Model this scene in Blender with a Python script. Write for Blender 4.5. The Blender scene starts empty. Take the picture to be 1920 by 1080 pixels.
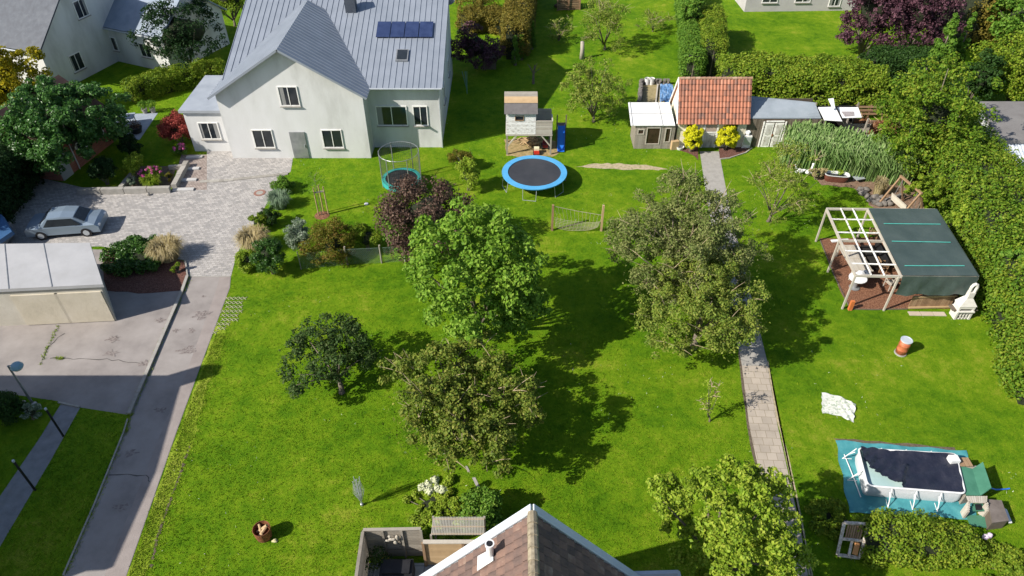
import bpy, math, random
import numpy as np
from mathutils import Vector, Matrix
R = math.radians
sc = bpy.context.scene
col = sc.collection
random.seed(7); rng = np.random.default_rng(7)

# ------------------------------------------------------------------ camera
F, H = 1340.0, 27.0
TH = R(40.5); S_, C_ = math.sin(TH), math.cos(TH)
cam = bpy.data.cameras.new('camera'); co = bpy.data.objects.new('camera', cam); col.objects.link(co)
co.location = (0, 0, H); co.rotation_euler = (R(90) - TH, 0, 0)
cam.sensor_width = 36; cam.lens = F / 1920 * 36; cam.clip_end = 2000; cam.clip_start = 0.5
sc.camera = co
# ------------------------------------------------------------------ sky, sun, exposure
SUN_EL, SUN_AZ = 36.5, 25.0          # shadows run towards +x, turned 25 degrees to +y
sd = Vector((math.cos(R(SUN_AZ)) * math.cos(R(SUN_EL)), math.sin(R(SUN_AZ)) * math.cos(R(SUN_EL)), -math.sin(R(SUN_EL))))
w = bpy.data.worlds.new('World'); sc.world = w; w.use_nodes = True
nt = w.node_tree; nt.nodes.clear()
sky = nt.nodes.new('ShaderNodeTexSky'); sky.sky_type = 'NISHITA'; sky.sun_disc = False
sky.sun_elevation = R(SUN_EL); sky.sun_rotation = math.atan2(-sd.x, -sd.y)
bg = nt.nodes.new('ShaderNodeBackground'); bg.inputs[1].default_value = 0.088
wo = nt.nodes.new('ShaderNodeOutputWorld')
nt.links.new(sky.outputs[0], bg.inputs[0]); nt.links.new(bg.outputs[0], wo.inputs[0])
sl = bpy.data.lights.new('sun', 'SUN'); sl.energy = 4.8; sl.angle = R(0.5); sl.color = (1, .94, .84)
so = bpy.data.objects.new('sun', sl); col.objects.link(so)
so.rotation_euler = sd.to_track_quat('-Z', 'Y').to_euler(); so.location = (-30, 0, 50)
sc.view_settings.view_transform = 'Standard'; sc.view_settings.look = 'None'
sc.view_settings.exposure = 0.66; sc.view_settings.gamma = 1

# ------------------------------------------------------------------ helpers
def P(px, py, z=0.0):
    """photo pixel -> world point at height z"""
    u = (px - 960) / F; v = (py - 540) / F
    t = (H - z) / (S_ + v * C_)
    return Vector((t * u, t * (C_ - v * S_), z))
def pp(x, y, z):
    dz = z - H; zc = y * C_ - dz * S_; yd = -y * S_ - dz * C_
    return 960 + F * x / zc, 540 + F * yd / zc
def hgt(b, ty):
    B = P(*b)
    return min((abs(pp(B.x, B.y, k / 50)[1] - ty), k / 50) for k in range(800))[1]

def tag(o, label=None, cat=None, group=None, kind=None):
    if label: o['label'] = label
    if cat: o['category'] = cat
    if group: o['group'] = group
    if kind: o['kind'] = kind
    return o
def thing(name, label, cat, loc=(0, 0, 0), group=None, rz=0):
    o = bpy.data.objects.new(name, None); col.objects.link(o); o.location = loc
    o.empty_display_size = .2; o.rotation_euler.z = rz
    return tag(o, label, cat, group)
def root_loc(p):
    while p.parent: p = p.parent
    return p.location.copy()
def link_mesh(name, V, Fc, m, parent=None, loc=None, smooth=False):
    me = bpy.data.meshes.new(name)
    V = np.asarray(V, dtype=np.float32).reshape(-1, 3)
    off = np.array(root_loc(parent) if parent else (loc if loc is not None else (0, 0, 0)), dtype=np.float32)
    V = V - off
    if isinstance(Fc, np.ndarray):
        n, k = Fc.shape
        me.vertices.add(len(V)); me.vertices.foreach_set('co', V.ravel())
        me.loops.add(n * k); me.loops.foreach_set('vertex_index', Fc.astype(np.int32).ravel())
        me.polygons.add(n); me.polygons.foreach_set('loop_start', np.arange(0, n * k, k, dtype=np.int32))
        me.update(calc_edges=True)
    else:
        me.from_pydata([tuple(v) for v in V.tolist()], [], Fc); me.update()
    me.materials.append(m)
    if smooth: me.polygons.foreach_set('use_smooth', [True] * len(me.polygons))
    o = bpy.data.objects.new(name, me); col.objects.link(o)
    if parent: o.parent = parent
    elif loc is not None: o.location = loc
    return o
class MB:
    def __init__(s): s.v = []; s.f = []
    def add(s, V, Fc):
        n = len(s.v); s.v += [tuple(v) for v in V]; s.f += [tuple(i + n for i in f) for f in Fc]; return s
    def box(s, c, d, rz=0, M=None):
        x, y, z = d[0] / 2, d[1] / 2, d[2] / 2
        V = [Vector(p) for p in ((-x, -y, -z), (x, -y, -z), (x, y, -z), (-x, y, -z), (-x, -y, z), (x, -y, z), (x, y, z), (-x, y, z))]
        if M is None: M = Matrix.Rotation(rz, 3, 'Z')
        return s.add([M @ p + Vector(c) for p in V], [(0, 3, 2, 1), (4, 5, 6, 7), (0, 1, 5, 4), (1, 2, 6, 5), (2, 3, 7, 6), (3, 0, 4, 7)])
    def beam(s, a, b, wd, h=None, up=(0, 0, 1)):
        a = Vector(a); b = Vector(b); h = h or wd; d = (b - a); L = d.length
        if L < 1e-6: return s
        d.normalize(); u = Vector(up)
        if abs(d.dot(u)) > .99: u = Vector((1, 0, 0))
        x = d.cross(u).normalized(); zz = x.cross(d)
        M = Matrix((x, d, zz)).transposed()
        return s.box((a + b) / 2, (wd, L, h), M=M)
    def tube(s, pts, r, n=8, cap=True):
        pts = [Vector(p) for p in pts]; rr = r if isinstance(r, (list, tuple)) else [r] * len(pts)
        V = []; Fc = []
        ref = Vector((.13, .97, .2))
        for i, p in enumerate(pts):
            d = (pts[min(i + 1, len(pts) - 1)] - pts[max(i - 1, 0)])
            if d.length < 1e-9: d = Vector((0, 0, 1))
            d.normalize(); x = d.cross(ref)
            if x.length < .1: x = d.cross(Vector((1, 0, 0)))
            x.normalize(); y = d.cross(x)
            for k in range(n):
                a = 2 * math.pi * k / n; V.append(p + (x * math.cos(a) + y * math.sin(a)) * rr[i])
        for i in range(len(pts) - 1):
            for k in range(n):
                k2 = (k + 1) % n; Fc.append((i * n + k, i * n + k2, (i + 1) * n + k2, (i + 1) * n + k))
        if cap: Fc.append(tuple(range(n))[::-1]); Fc.append(tuple(range((len(pts) - 1) * n, len(pts) * n)))
        return s.add(V, Fc)
    def lathe(s, c, prof, n=24):
        c = Vector(c); V = []; Fc = []
        for r, z in prof:
            for k in range(n):
                a = 2 * math.pi * k / n; V.append(c + Vector((r * math.cos(a), r * math.sin(a), z)))
        for i in range(len(prof) - 1):
            for k in range(n):
                k2 = (k + 1) % n; Fc.append((i * n + k, i * n + k2, (i + 1) * n + k2, (i + 1) * n + k))
        if prof[0][0] > 1e-4: Fc.append(tuple(range(n))[::-1])
        if prof[-1][0] > 1e-4: Fc.append(tuple(range((len(prof) - 1) * n, len(prof) * n)))
        return s.add(V, Fc)
    def slab(s, pts, th, down=True):
        """polygon (list of 3D points) with thickness th"""
        pts = [Vector(p) for p in pts]; n = len(pts)
        nn = (pts[1] - pts[0]).cross(pts[2] - pts[1])
        if nn.length < 1e-9: nn = Vector((0, 0, 1))
        nn.normalize()
        if nn.z < 0: nn = -nn
        lo = [p - nn * th for p in pts]
        return s.add(pts + lo, [tuple(range(n)), tuple(range(n, 2 * n))[::-1]] + [(i, i + n, (i + 1) % n + n, (i + 1) % n) for i in range(n)])
    def prism(s, pts, z0, z1):
        n = len(pts); V = [(p[0], p[1], z0) for p in pts] + [(p[0], p[1], z1) for p in pts]
        return s.add(V, [tuple(range(n))[::-1], tuple(range(n, 2 * n))] + [(i, (i + 1) % n, (i + 1) % n + n, i + n) for i in range(n)])
    def blob(s, c, r, seed=0, k=.25, n=10, m=7):
        rr = random.Random(seed); ph = [rr.uniform(0, 6) for _ in range(4)]
        V = []; Fc = []; c = Vector(c); r = r if isinstance(r, (tuple, list)) else (r, r, r)
        for i in range(m + 1):
            t = math.pi * i / m
            for j in range(n):
                a = 2 * math.pi * j / n
                q = 1 + k * math.sin(2 * a + ph[0]) * math.sin(t * 2 + ph[1]) + k * .6 * math.sin(3 * a + ph[2] + t)
                V.append(c + Vector((r[0] * math.sin(t) * math.cos(a) * q, r[1] * math.sin(t) * math.sin(a) * q, r[2] * math.cos(t) * (1 + .3 * (q - 1)))))
        for i in range(m):
            for j in range(n):
                j2 = (j + 1) % n; Fc.append((i * n + j, (i + 1) * n + j, (i + 1) * n + j2, i * n + j2))
        return s.add(V, Fc)
    def build(s, name, m, parent=None, loc=None, smooth=False):
        return link_mesh(name, s.v, s.f, m, parent, loc, smooth)
def single(name, label, cat, mb, m, loc, group=None, smooth=False):
    return tag(mb.build(name, m, None, loc, smooth), label, cat, group)
def copy_tree(o, parent=None):
    c = o.copy(); col.objects.link(c); c.parent = parent
    for ch in [x for x in col.objects if x.parent == o]: copy_tree(ch, c)
    return c

# ------------------------------------------------------------------ materials
def base_mat(name):
    m = bpy.data.materials.new(name); m.use_nodes = True
    n = m.node_tree; b = n.nodes['Principled BSDF']; return m, n, b
def ramp(n, cols, fac):
    r = n.nodes.new('ShaderNodeValToRGB'); e = r.color_ramp.elements
    while len(e) < len(cols): e.new(.5)
    for i, c in enumerate(cols):
        e[i].position = i / (len(cols) - 1) if len(c) == 3 else c[3]; e[i].color = (c[0], c[1], c[2], 1)
    n.links.new(fac, r.inputs[0]); return r.outputs[0]
def math_(n, op, a, b=None):
    k = n.nodes.new('ShaderNodeMath'); k.operation = op
    for i, v in enumerate((a, b)):
        if v is None: continue
        if isinstance(v, (int, float)): k.inputs[i].default_value = v
        else: n.links.new(v, k.inputs[i])
    return k.outputs[0]
def noise(n, scale, detail=4, rough=.6, stretch=None, coord='Object'):
    tc = n.nodes.new('ShaderNodeTexCoord'); t = n.nodes.new('ShaderNodeTexNoise')
    t.inputs['Scale'].default_value = scale; t.inputs['Detail'].default_value = detail; t.inputs['Roughness'].default_value = rough
    o = tc.outputs[coord]
    if stretch:
        mp = n.nodes.new('ShaderNodeMapping'); mp.inputs['Scale'].default_value = stretch; n.links.new(o, mp.inputs[0]); o = mp.outputs[0]
    n.links.new(o, t.inputs[0]); return t.outputs[0]
def bump(n, b, h, s=.4, dist=.02):
    k = n.nodes.new('ShaderNodeBump'); k.inputs['Strength'].default_value = s; k.inputs['Distance'].default_value = dist
    n.links.new(h, k.inputs['Height']); n.links.new(k.outputs[0], b.inputs['Normal'])
def island(n):
    g = n.nodes.new('ShaderNodeNewGeometry'); return g.outputs['Random Per Island']
_m = {}
def mat(name, cols, scale=3, rough=.8, bs=None, bk=.4, bd=.02, metal=0, isl=0, stretch=None, spec=.4, detail=5, contrast=1.6, trans=0):
    if name in _m: return _m[name]
    m, n, b = base_mat(name)
    f = noise(n, scale, detail, .6, stretch)
    f = math_(n, 'MULTIPLY_ADD', math_(n, 'SUBTRACT', f, .5), contrast)
    n.nodes[-1].inputs[2].default_value = .5
    if isl:
        f = math_(n, 'ADD', math_(n, 'MULTIPLY', f, 1 - isl), math_(n, 'MULTIPLY', island(n), isl))
    n.links.new(ramp(n, cols, f), b.inputs['Base Color'])
    b.inputs['Roughness'].default_value = rough; b.inputs['Metallic'].default_value = metal
    b.inputs['Specular IOR Level'].default_value = spec
    if trans: b.inputs['Alpha'].default_value = 1 - trans
    bump(n, b, noise(n, bs or scale * 6, 4, .6, stretch), bk, bd)
    _m[name] = m; return m
def leafmat(name, cols, nscale=1.2, isl=.45, tr=.36, rough=.5):
    m, n, b = base_mat(name)
    f = noise(n, nscale, 3, .6)
    f = math_(n, 'ADD', math_(n, 'MULTIPLY', f, (1 - isl)), math_(n, 'MULTIPLY', island(n), isl))
    f = math_(n, 'MULTIPLY_ADD', math_(n, 'SUBTRACT', f, .5), 1.35); n.nodes[-1].inputs[2].default_value = .5
    c = ramp(n, cols, f)
    n.links.new(c, b.inputs['Base Color']); b.inputs['Roughness'].default_value = rough; b.inputs['Specular IOR Level'].default_value = .3 if rough < .45 else .12
    t = n.nodes.new('ShaderNodeBsdfTranslucent'); n.links.new(c, t.inputs[0])
    mx = n.nodes.new('ShaderNodeMixShader'); mx.inputs[0].default_value = tr
    n.links.new(b.outputs[0], mx.inputs[1]); n.links.new(t.outputs[0], mx.inputs[2])
    n.links.new(mx.outputs[0], n.nodes['Material Output'].inputs[0]); return m
def brickmat(name, c1, c2, mortar, bw, bh, ms=.02, scale=1, rough=.85, rotz=0, vertical=False, bias=0, bk=.5, nz=.35, offset=.5):
    m, n, b = base_mat(name)
    tc = n.nodes.new('ShaderNodeTexCoord'); mp = n.nodes.new('ShaderNodeMapping')
    n.links.new(tc.outputs['Object'], mp.inputs[0]); mp.inputs['Rotation'].default_value = (R(-90) if vertical else 0, 0, rotz) if not vertical else (R(90), 0, 0)
    if vertical:
        mr = n.nodes.new('ShaderNodeMapping'); mr.inputs['Rotation'].default_value = (0, 0, rotz)
        n.links.new(tc.outputs['Object'], mr.inputs[0]); n.links.new(mr.outputs[0], mp.inputs[0])
    t = n.nodes.new('ShaderNodeTexBrick'); n.links.new(mp.outputs[0], t.inputs[0])
    t.inputs['Color1'].default_value = (*c1, 1); t.inputs['Color2'].default_value = (*c2, 1); t.inputs['Mortar'].default_value = (*mortar, 1)
    t.inputs['Scale'].default_value = scale; t.inputs['Mortar Size'].default_value = ms; t.inputs['Brick Width'].default_value = bw; t.inputs['Row Height'].default_value = bh; t.inputs['Bias'].default_value = bias
    t.offset = offset
    mx = n.nodes.new('ShaderNodeMix'); mx.data_type = 'RGBA'; mx.blend_type = 'MULTIPLY'; mx.inputs[0].default_value = 1
    n.links.new(t.outputs[0], mx.inputs[6])
    f = noise(n, 1.1, 6, .65)
    n.links.new(ramp(n, [(1 - nz,) * 3, (1, 1, 1), (1 + nz * .6,) * 3], f), mx.inputs[7])
    n.links.new(mx.outputs[2], b.inputs['Base Color']); b.inputs['Roughness'].default_value = rough
    b.inputs['Specular IOR Level'].default_value = .3
    bump(n, b, t.outputs['Fac'], -bk, .01); return m

W_WHITE = mat('white_paint', [(.5, .48, .44), (.74, .73, .7), (.8, .79, .77)], 4, .7)
W_OLD = mat('peeling_white_paint', [(.25, .21, .17), (.78, .77, .74), (.86, .85, .83)], 5, .8, isl=.25, stretch=(1, 1, 6), contrast=3)
PLASTER = mat('cream_plaster', [(.45, .39, .29), (.72, .66, .54), (.78, .73, .62)], 1.6, .9, contrast=2.2)
PLWHITE = mat('white_plaster', [(.4, .4, .38), (.58, .58, .57), (.64, .64, .64)], .5, .9, contrast=2.2, stretch=(1, 1, .35), detail=8)
WOOD_G = mat('grey_wood', [(.13, .11, .09), (.27, .24, .2), (.36, .33, .28)], 3, .85, isl=.5, stretch=(1, 1, 8))
WOOD_D = mat('dark_wood', [(.05, .04, .032), (.12, .095, .07), (.19, .16, .13)], 3, .85, isl=.5, stretch=(1, 1, 8))
WOOD_B = mat('brown_wood', [(.14, .08, .045), (.26, .16, .09), (.36, .25, .15)], 3, .8, isl=.5)
WOOD_P = mat('pale_wood', [(.3, .26, .21), (.42, .38, .32), (.5, .47, .41)], 3, .8, isl=.5)
WOOD_T = mat('tan_wood', [(.28, .19, .1), (.42, .29, .16), (.5, .36, .21)], 3, .8, isl=.5)
WOOD_O = mat('orange_wood', [(.35, .15, .05), (.5, .23, .08), (.55, .3, .12)], 3, .75, isl=.4)
BARK = mat('bark', [(.07, .055, .04), (.16, .13, .1), (.24, .21, .17)], 8, .95, bk=.9)
MET_L = mat('light_metal', [(.35, .38, .42), (.45, .48, .52), (.52, .55, .58)], 1, .45, metal=.4)
MET_G = mat('grey_metal', [(.2, .21, .22), (.3, .31, .32), (.38, .39, .4)], 2, .45, metal=.5)
MET_W = mat('white_enamel', [(.55, .55, .55), (.68, .68, .68), (.72, .72, .72)], 3, .35)
BLACK = mat('black_plastic', [(.006, .006, .008), (.015, .015, .018), (.025, .025, .028)], 3, .5)
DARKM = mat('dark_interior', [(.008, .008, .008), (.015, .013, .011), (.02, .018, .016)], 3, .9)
GLASS = mat('window_glass', [(.01, .013, .017), (.02, .025, .03), (.035, .04, .05)], 1, .08, spec=.6, bk=0)
CONC = mat('concrete', [(.2, .19, .17), (.3, .285, .26), (.38, .36, .33)], 3, .9, isl=.25)
STONE = mat('stone', [(.17, .16, .14), (.3, .28, .25), (.42, .4, .36)], 4, .9, isl=.5)
MULCH = mat('bark_mulch', [(.07, .025, .014), (.2, .085, .045), (.36, .2, .12)], 14, .95, bs=40, bk=1, bd=.05, contrast=2.6, detail=8)
SOIL = mat('soil', [(.06, .045, .03), (.13, .1, .07), (.2, .16, .11)], 7, .95, bk=.9, bd=.05, detail=8)
DIRT = mat('dry_dirt', [(.16, .17, .06), (.38, .31, .2), (.46, .38, .26)], 5, .95, bk=.7, detail=8, contrast=2)
RUST = mat('rust', [(.06, .025, .015), (.2, .07, .03), (.32, .13, .05)], 6, .85)

# ground: mown lawn with worn, yellow and lush patches
def grassmat(name, cols, sc1=.22, isl=0):
    m, n, b = base_mat(name)
    a = noise(n, sc1, 5, .62); c = noise(n, 1.5, 6, .72); d = noise(n, 9, 5, .8, (1, .6, 1))
    f = math_(n, 'ADD', math_(n, 'MULTIPLY', a, .42), math_(n, 'MULTIPLY', c, .36)); f = math_(n, 'ADD', f, math_(n, 'MULTIPLY', island(n) if isl else d, .22))
    f = math_(n, 'MULTIPLY_ADD', math_(n, 'SUBTRACT', f, .5), 4.0 if not isl else 3.2); n.nodes[-1].inputs[2].default_value = .5
    n.links.new(ramp(n, cols, f), b.inputs['Base Color'])
    b.inputs['Roughness'].default_value = .9; b.inputs['Specular IOR Level'].default_value = .1
    bump(n, b, noise(n, 16, 8, .8), .9, .12); return m
GC = [(.042, .12, .002), (.09, .195, .004), (.15, .255, .007), (.27, .31, .03)]
GRASS = grassmat('lawn_grass', GC); GBLADE = grassmat('lawn_blade', [tuple(x * 1.12 for x in c) for c in GC], isl=1)
VERGE = grassmat('verge_grass', [(.13, .24, .008), (.25, .35, .025), (.4, .43, .07)], .6)
SHADE_CORE = mat('dark_shade_core', [(.012, .018, .007), (.022, .03, .012), (.035, .04, .018)], 6, .95, bk=1, bd=.08)  # near-black filler: the shade between leaves is put into this colour
ASPH = mat('asphalt', [(.16, .142, .136), (.255, .23, .218), (.33, .302, .288)], .55, .9, bs=30, bk=.35, detail=8, contrast=1.7)
ASPH2 = mat('asphalt_strip', [(.19, .16, .15), (.26, .225, .21), (.32, .28, .265)], .9, .9, bs=30, bk=.35, detail=8)
PAVE = brickmat('block_paving', (.27, .26, .255), (.43, .405, .385), (.22, .205, .19), .26, .17, .014, rotz=R(4), nz=.3, offset=.4)
SLABS = brickmat('path_slabs', (.33, .285, .235), (.4, .345, .285), (.22, .185, .13), .45, .42, .012, rotz=R(3), nz=.35)
TILEP = brickmat('patio_slabs', (.3, .34, .38), (.37, .41, .45), (.1, .11, .12), .5, .5, .012, nz=.15, offset=.0)
BRICK = brickmat('red_brick', (.3, .085, .05), (.42, .15, .09), (.22, .17, .14), .25, .08, .01, vertical=True, rotz=R(-40))
TILE_R = mat('red_roof_tile', [(.1, .08, .075), (.27, .12, .08), (.38, .15, .09), (.44, .22, .15)], 2.5, .8, isl=.6, bk=.5)
TILE_B = mat('weathered_roof_tile', [(.06, .045, .042), (.12, .08, .068), (.18, .11, .085), (.3, .23, .18)], 3.2, .85, isl=.5, bk=.6, contrast=2)
ROOF_SL = mat('dark_slate', [(.03, .035, .05), (.05, .06, .08), (.08, .09, .11)], 2, .6)

# ------------------------------------------------------------------ foliage
def rdir(n, g=rng):
    v = g.normal(size=(n, 3)); return v / np.linalg.norm(v, axis=1)[:, None]
def leaf_quads(p, nrm, size, g=rng, asp=.55, jit=.9):
    """rhombic, slightly folded leaves: 4 vertices, 2 triangles"""
    n = len(p); nn = nrm + g.normal(size=(n, 3)) * jit * .6; nn /= np.linalg.norm(nn, axis=1)[:, None]
    t = np.cross(nn, rdir(n, g)); t /= np.linalg.norm(t, axis=1)[:, None] + 1e-9
    s = np.cross(nn, t); L = size * g.uniform(.6, 1.35, size=(n, 1)) * .5
    fold = nn * L * .25
    V = np.stack([p - t * L, p - s * L * asp * 1.2 + fold, p + t * L, p + s * L * asp * 1.2 + fold], 1).reshape(-1, 3)
    b = np.arange(n)[:, None] * 4
    Fc = np.concatenate([b + np.array([0, 1, 2]), b + np.array([0, 2, 3])], 0)
    return V, Fc
def lobes_ellipsoid(c, r, K, g, inner=.25, lr=(.26, .42), squash=1.0, low=-.75, irr=1.0):
    d = rdir(K * 3, g); d = d[d[:, 2] > low][:K]
    rad = np.where(g.uniform(size=len(d)) < inner, g.uniform(.15, .55, len(d)), g.uniform(.62, .86, len(d)))
    ph = g.uniform(0, 6.28, 4); k_ = 1 + irr * (.08 + .16 * np.sin(3 * np.arctan2(d[:, 1], d[:, 0]) + ph[0]) * np.cos(2 * d[:, 2] + ph[1]) + .12 * np.sin(5 * d[:, 0] + 4 * d[:, 1] + ph[2]))
    C = np.array(c) + d * np.array(r) * (rad * k_)[:, None]
    Rl = g.uniform(lr[0], lr[1], len(d)) * (r[0] + r[1] + r[2]) / 3
    return C, Rl
def lobe_leaves(C, Rl, per, g, upbias=.45, shell=(.45, 1.08), zmin=.05, squash=.8):
    w_ = Rl ** 2; cnt = np.maximum(3, (per * w_ / w_.mean()).astype(int))
    idx = np.repeat(np.arange(len(C)), cnt); d = rdir(len(idx), g)
    d[:, 2] = np.where(g.uniform(size=len(d)) < .35, np.abs(d[:, 2]), d[:, 2])
    rr = Rl[idx] * (shell[0] + (shell[1] - shell[0]) * g.uniform(size=len(idx)) ** .55)
    q = d * rr[:, None]; q[:, 2] *= squash
    p = C[idx] + q; n = d + np.array([0, 0, upbias]) ; n /= np.linalg.norm(n, axis=1)[:, None]
    k = p[:, 2] > zmin; return p[k], n[k]
def core(C, Rl, k=.62, zmin=0.02):
    mb = MB()
    for c, r in zip(C, Rl):
        mb.blob((c[0], c[1], max(c[2], zmin + r * k * .3)), r * k, int(abs(c[0] * 97 + c[1] * 31)) % 999, .2, 7, 5)
    V = np.array([tuple(v) for v in mb.v]); V[:, 2] = np.maximum(V[:, 2], zmin)
    q = np.array(mb.f); return V, np.concatenate([q[:, [0, 1, 2]], q[:, [0, 2, 3]]], 0)
def inner_mass(c, r, seed, k=.55):  # solid blob behind the leaves, coloured dark as painted shade
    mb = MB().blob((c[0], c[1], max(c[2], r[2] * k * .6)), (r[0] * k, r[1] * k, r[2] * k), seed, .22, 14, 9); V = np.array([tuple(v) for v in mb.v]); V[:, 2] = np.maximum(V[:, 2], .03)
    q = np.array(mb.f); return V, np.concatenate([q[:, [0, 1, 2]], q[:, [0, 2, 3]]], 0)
def merge(*parts):
    V = []; Fc = []; n = 0
    for v, f in parts:
        V.append(v); Fc.append(f + n); n += len(v)
    return np.concatenate(V), np.concatenate(Fc)
def fit(bbox, zb=0.0, ryk=1.0):
    """world centre and radii of an ellipsoid whose picture fills bbox and whose underside is zb above ground"""
    x0, y0, x1, y1 = bbox; cx, cy = (x0 + x1) / 2, (y0 + y1) / 2; best = None
    for k in range(4, 400):
        rz = k * .025; cz = zb + rz * .97
        c = P(cx, cy, cz); zc = c.y * C_ - (cz - H) * S_
        rx = (x1 - x0) / 2 * zc / F; A = TH + math.atan((cy - 540) / F)
        hh = F / zc * math.sqrt((rx * ryk * math.sin(A)) ** 2 + (rz * math.cos(A)) ** 2)
        e = abs(hh - (y1 - y0) / 2)
        if best is None or e < best[0]: best = (e, c, (rx, rx * ryk, rz))
    return best[1], best[2]
def limbs(mb, base, C, g, r0, zfork, nb=7):
    base = Vector(base); top = Vector((np.mean(C[:, 0]), np.mean(C[:, 1]), zfork)); top = base.lerp(top, .35); top.z = zfork
    mb.tube([base + Vector((0, 0, -.05)), base.lerp(top, .15) + Vector((.02, 0, 0)), base.lerp(top, .6) + Vector((.04, .03, 0)), top], [r0 * 1.45, r0 * 1.05, r0 * .9, r0 * .75], 9)
    for i in g.permutation(len(C))[:nb]:
        e = Vector(C[i]); m_ = top.lerp(e, .5) + Vector(g.normal(size=3) * .12); m_.z += .1
        mb.tube([top - Vector((0, 0, .15)), m_, e], [r0 * .55, r0 * .32, r0 * .1], 6)
def tree(name, label, cat, bbox, mt, zb=.8, leaf=.14, lobes=40, per=130, ryk=1.0, seed=1, trunk=.12, base=None, core_k=0, lr=(.22, .38), shape=None,
         low=-.75, group=None, inner=.3, squash=.8, twigs=0, sparse=0, jit=.9, up=.45, nb=9):
    g = np.random.default_rng(seed); c, r = fit(bbox, zb, ryk)
    B = Vector((c.x, c.y, 0)) if base is None else P(*base)
    C, Rl = lobes_ellipsoid(c, r, lobes, g, inner, lr, low=low)
    if shape: C, Rl = shape(C, Rl, c, r)
    root = thing(name, label, cat, B, group)
    leaf *= .82; K_ = 6; ci = np.repeat(np.arange(len(C)), K_); dd = rdir(len(ci), g); dd[:, 2] = dd[:, 2] * .8 + .25; out = (C[ci] - np.array(c)) / np.array(r); dd = dd + out * .5; dd /= np.linalg.norm(dd, axis=1)[:, None]
    kp = g.uniform(size=len(ci)) > .14; ci, dd = ci[kp], dd[kp]; Cs = C[ci] + dd * (Rl[ci] * g.uniform(.55, 1.15, len(ci)))[:, None] * np.array([1, 1, .8]); Rs = Rl[ci] * g.uniform(.3, .5, len(ci)); Rs = np.maximum(Rs, leaf * .9)
    p, n = lobe_leaves(Cs, Rs, per * 1.9 / K_, g, squash=squash, upbias=up + .15, shell=(.35, 1.1))
    parts = [leaf_quads(p, n, leaf, g, jit=jit)]
    if sparse:                                  # loose sprays outside the lobes
        d = rdir(sparse, g); q = np.array(c) + d * np.array(r) * g.uniform(.85, 1.1, (sparse, 1)); parts.append(leaf_quads(q[q[:, 2] > .1], d[q[:, 2] > .1], leaf, g))
    if core_k > .42: link_mesh('shade_core', *inner_mass(c, r, seed, .42), SHADE_CORE, root)  # dark filler blob, painted shade seen through the crown
    V, Fc = merge(*parts)
    link_mesh('crown', V, Fc, mt, root)
    mb = MB(); limbs(mb, B, C, g, trunk, max(.25, zb * .9 + .1), nb)
    if twigs:
        tw = MB()
        for _ in range(twigs * 2):
            i = g.integers(len(C)); a = Vector(C[i]); d = Vector(rdir(1, g)[0]); d.z = abs(d.z) * .7 + .1; o_ = (Vector(C[i]) - Vector(c)).normalized(); d = (d + o_ * .6).normalized()
            m_ = a + d * Rl[i] * .8 + Vector((0, 0, .05)); tw.tube([a, m_, m_ + d * Rl[i] * .9 - Vector((0, 0, .08))], [.022, .015, .006], 4, False)
    mb.build('trunk', BARK, root, smooth=True)
    if twigs: tw.build('twigs', mat('pale_twig', [(.2, .15, .09), (.32, .25, .16), (.4, .32, .22)], 6), root)
    return root
def bush(name, label, cat, bbox, mt, leaf=.1, lobes=26, per=110, seed=1, ryk=1.0, core_k=.62, lr=(.3, .46), group=None, up=.45, zb=0, squash=.9, jit=.9, extra=None, shape=None):
    g = np.random.default_rng(seed); c, r = fit(bbox, zb, ryk)
    C, Rl = lobes_ellipsoid(c, r, lobes, g, .3, lr, low=-.6, irr=.45 if jit > .8 else 0)
    if shape: C, Rl = shape(C, Rl, c, r)
    Rl = np.minimum(Rl, np.maximum(.12, C[:, 2] * 1.1 + .1)); root = thing(name, label, cat, (c.x, c.y, 0), group)
    leaf *= .82; K_ = 5; ci = np.repeat(np.arange(len(C)), K_); dd = rdir(len(ci), g); out = (C[ci] - np.array(c)) / np.array(r); dd = dd + out * .7; dd /= np.linalg.norm(dd, axis=1)[:, None]
    Cs = C[ci] + dd * (Rl[ci] * g.uniform(.4, .95, len(ci)))[:, None] * np.array([1, 1, .85]); Rs = np.maximum(Rl[ci] * g.uniform(.35, .55, len(ci)), leaf * .8); Cs[:, 2] = np.maximum(Cs[:, 2], Rs * .7)
    C2 = np.concatenate([Cs, C]); R2 = np.concatenate([Rs, Rl * .8]); p, n = lobe_leaves(C2, R2, per * 2.6 / (K_ + 1), g, squash=squash, upbias=up)
    link_mesh('foliage', *leaf_quads(p, n, leaf, g, jit=jit), mt, root); link_mesh('shade_core', *inner_mass(c, r, seed, .45), SHADE_CORE, root)  # last mesh is a solid core painted dark like shade
    mb = MB()
    for i in range(5):
        e = Vector(C[i % len(C)]); mb.tube([(c.x + .1 * math.cos(i * 1.3), c.y + .1 * math.sin(i * 1.3), 0), e], [.035, .012], 5)
    mb.build('stem', BARK, root)
    return root, c, r
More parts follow.
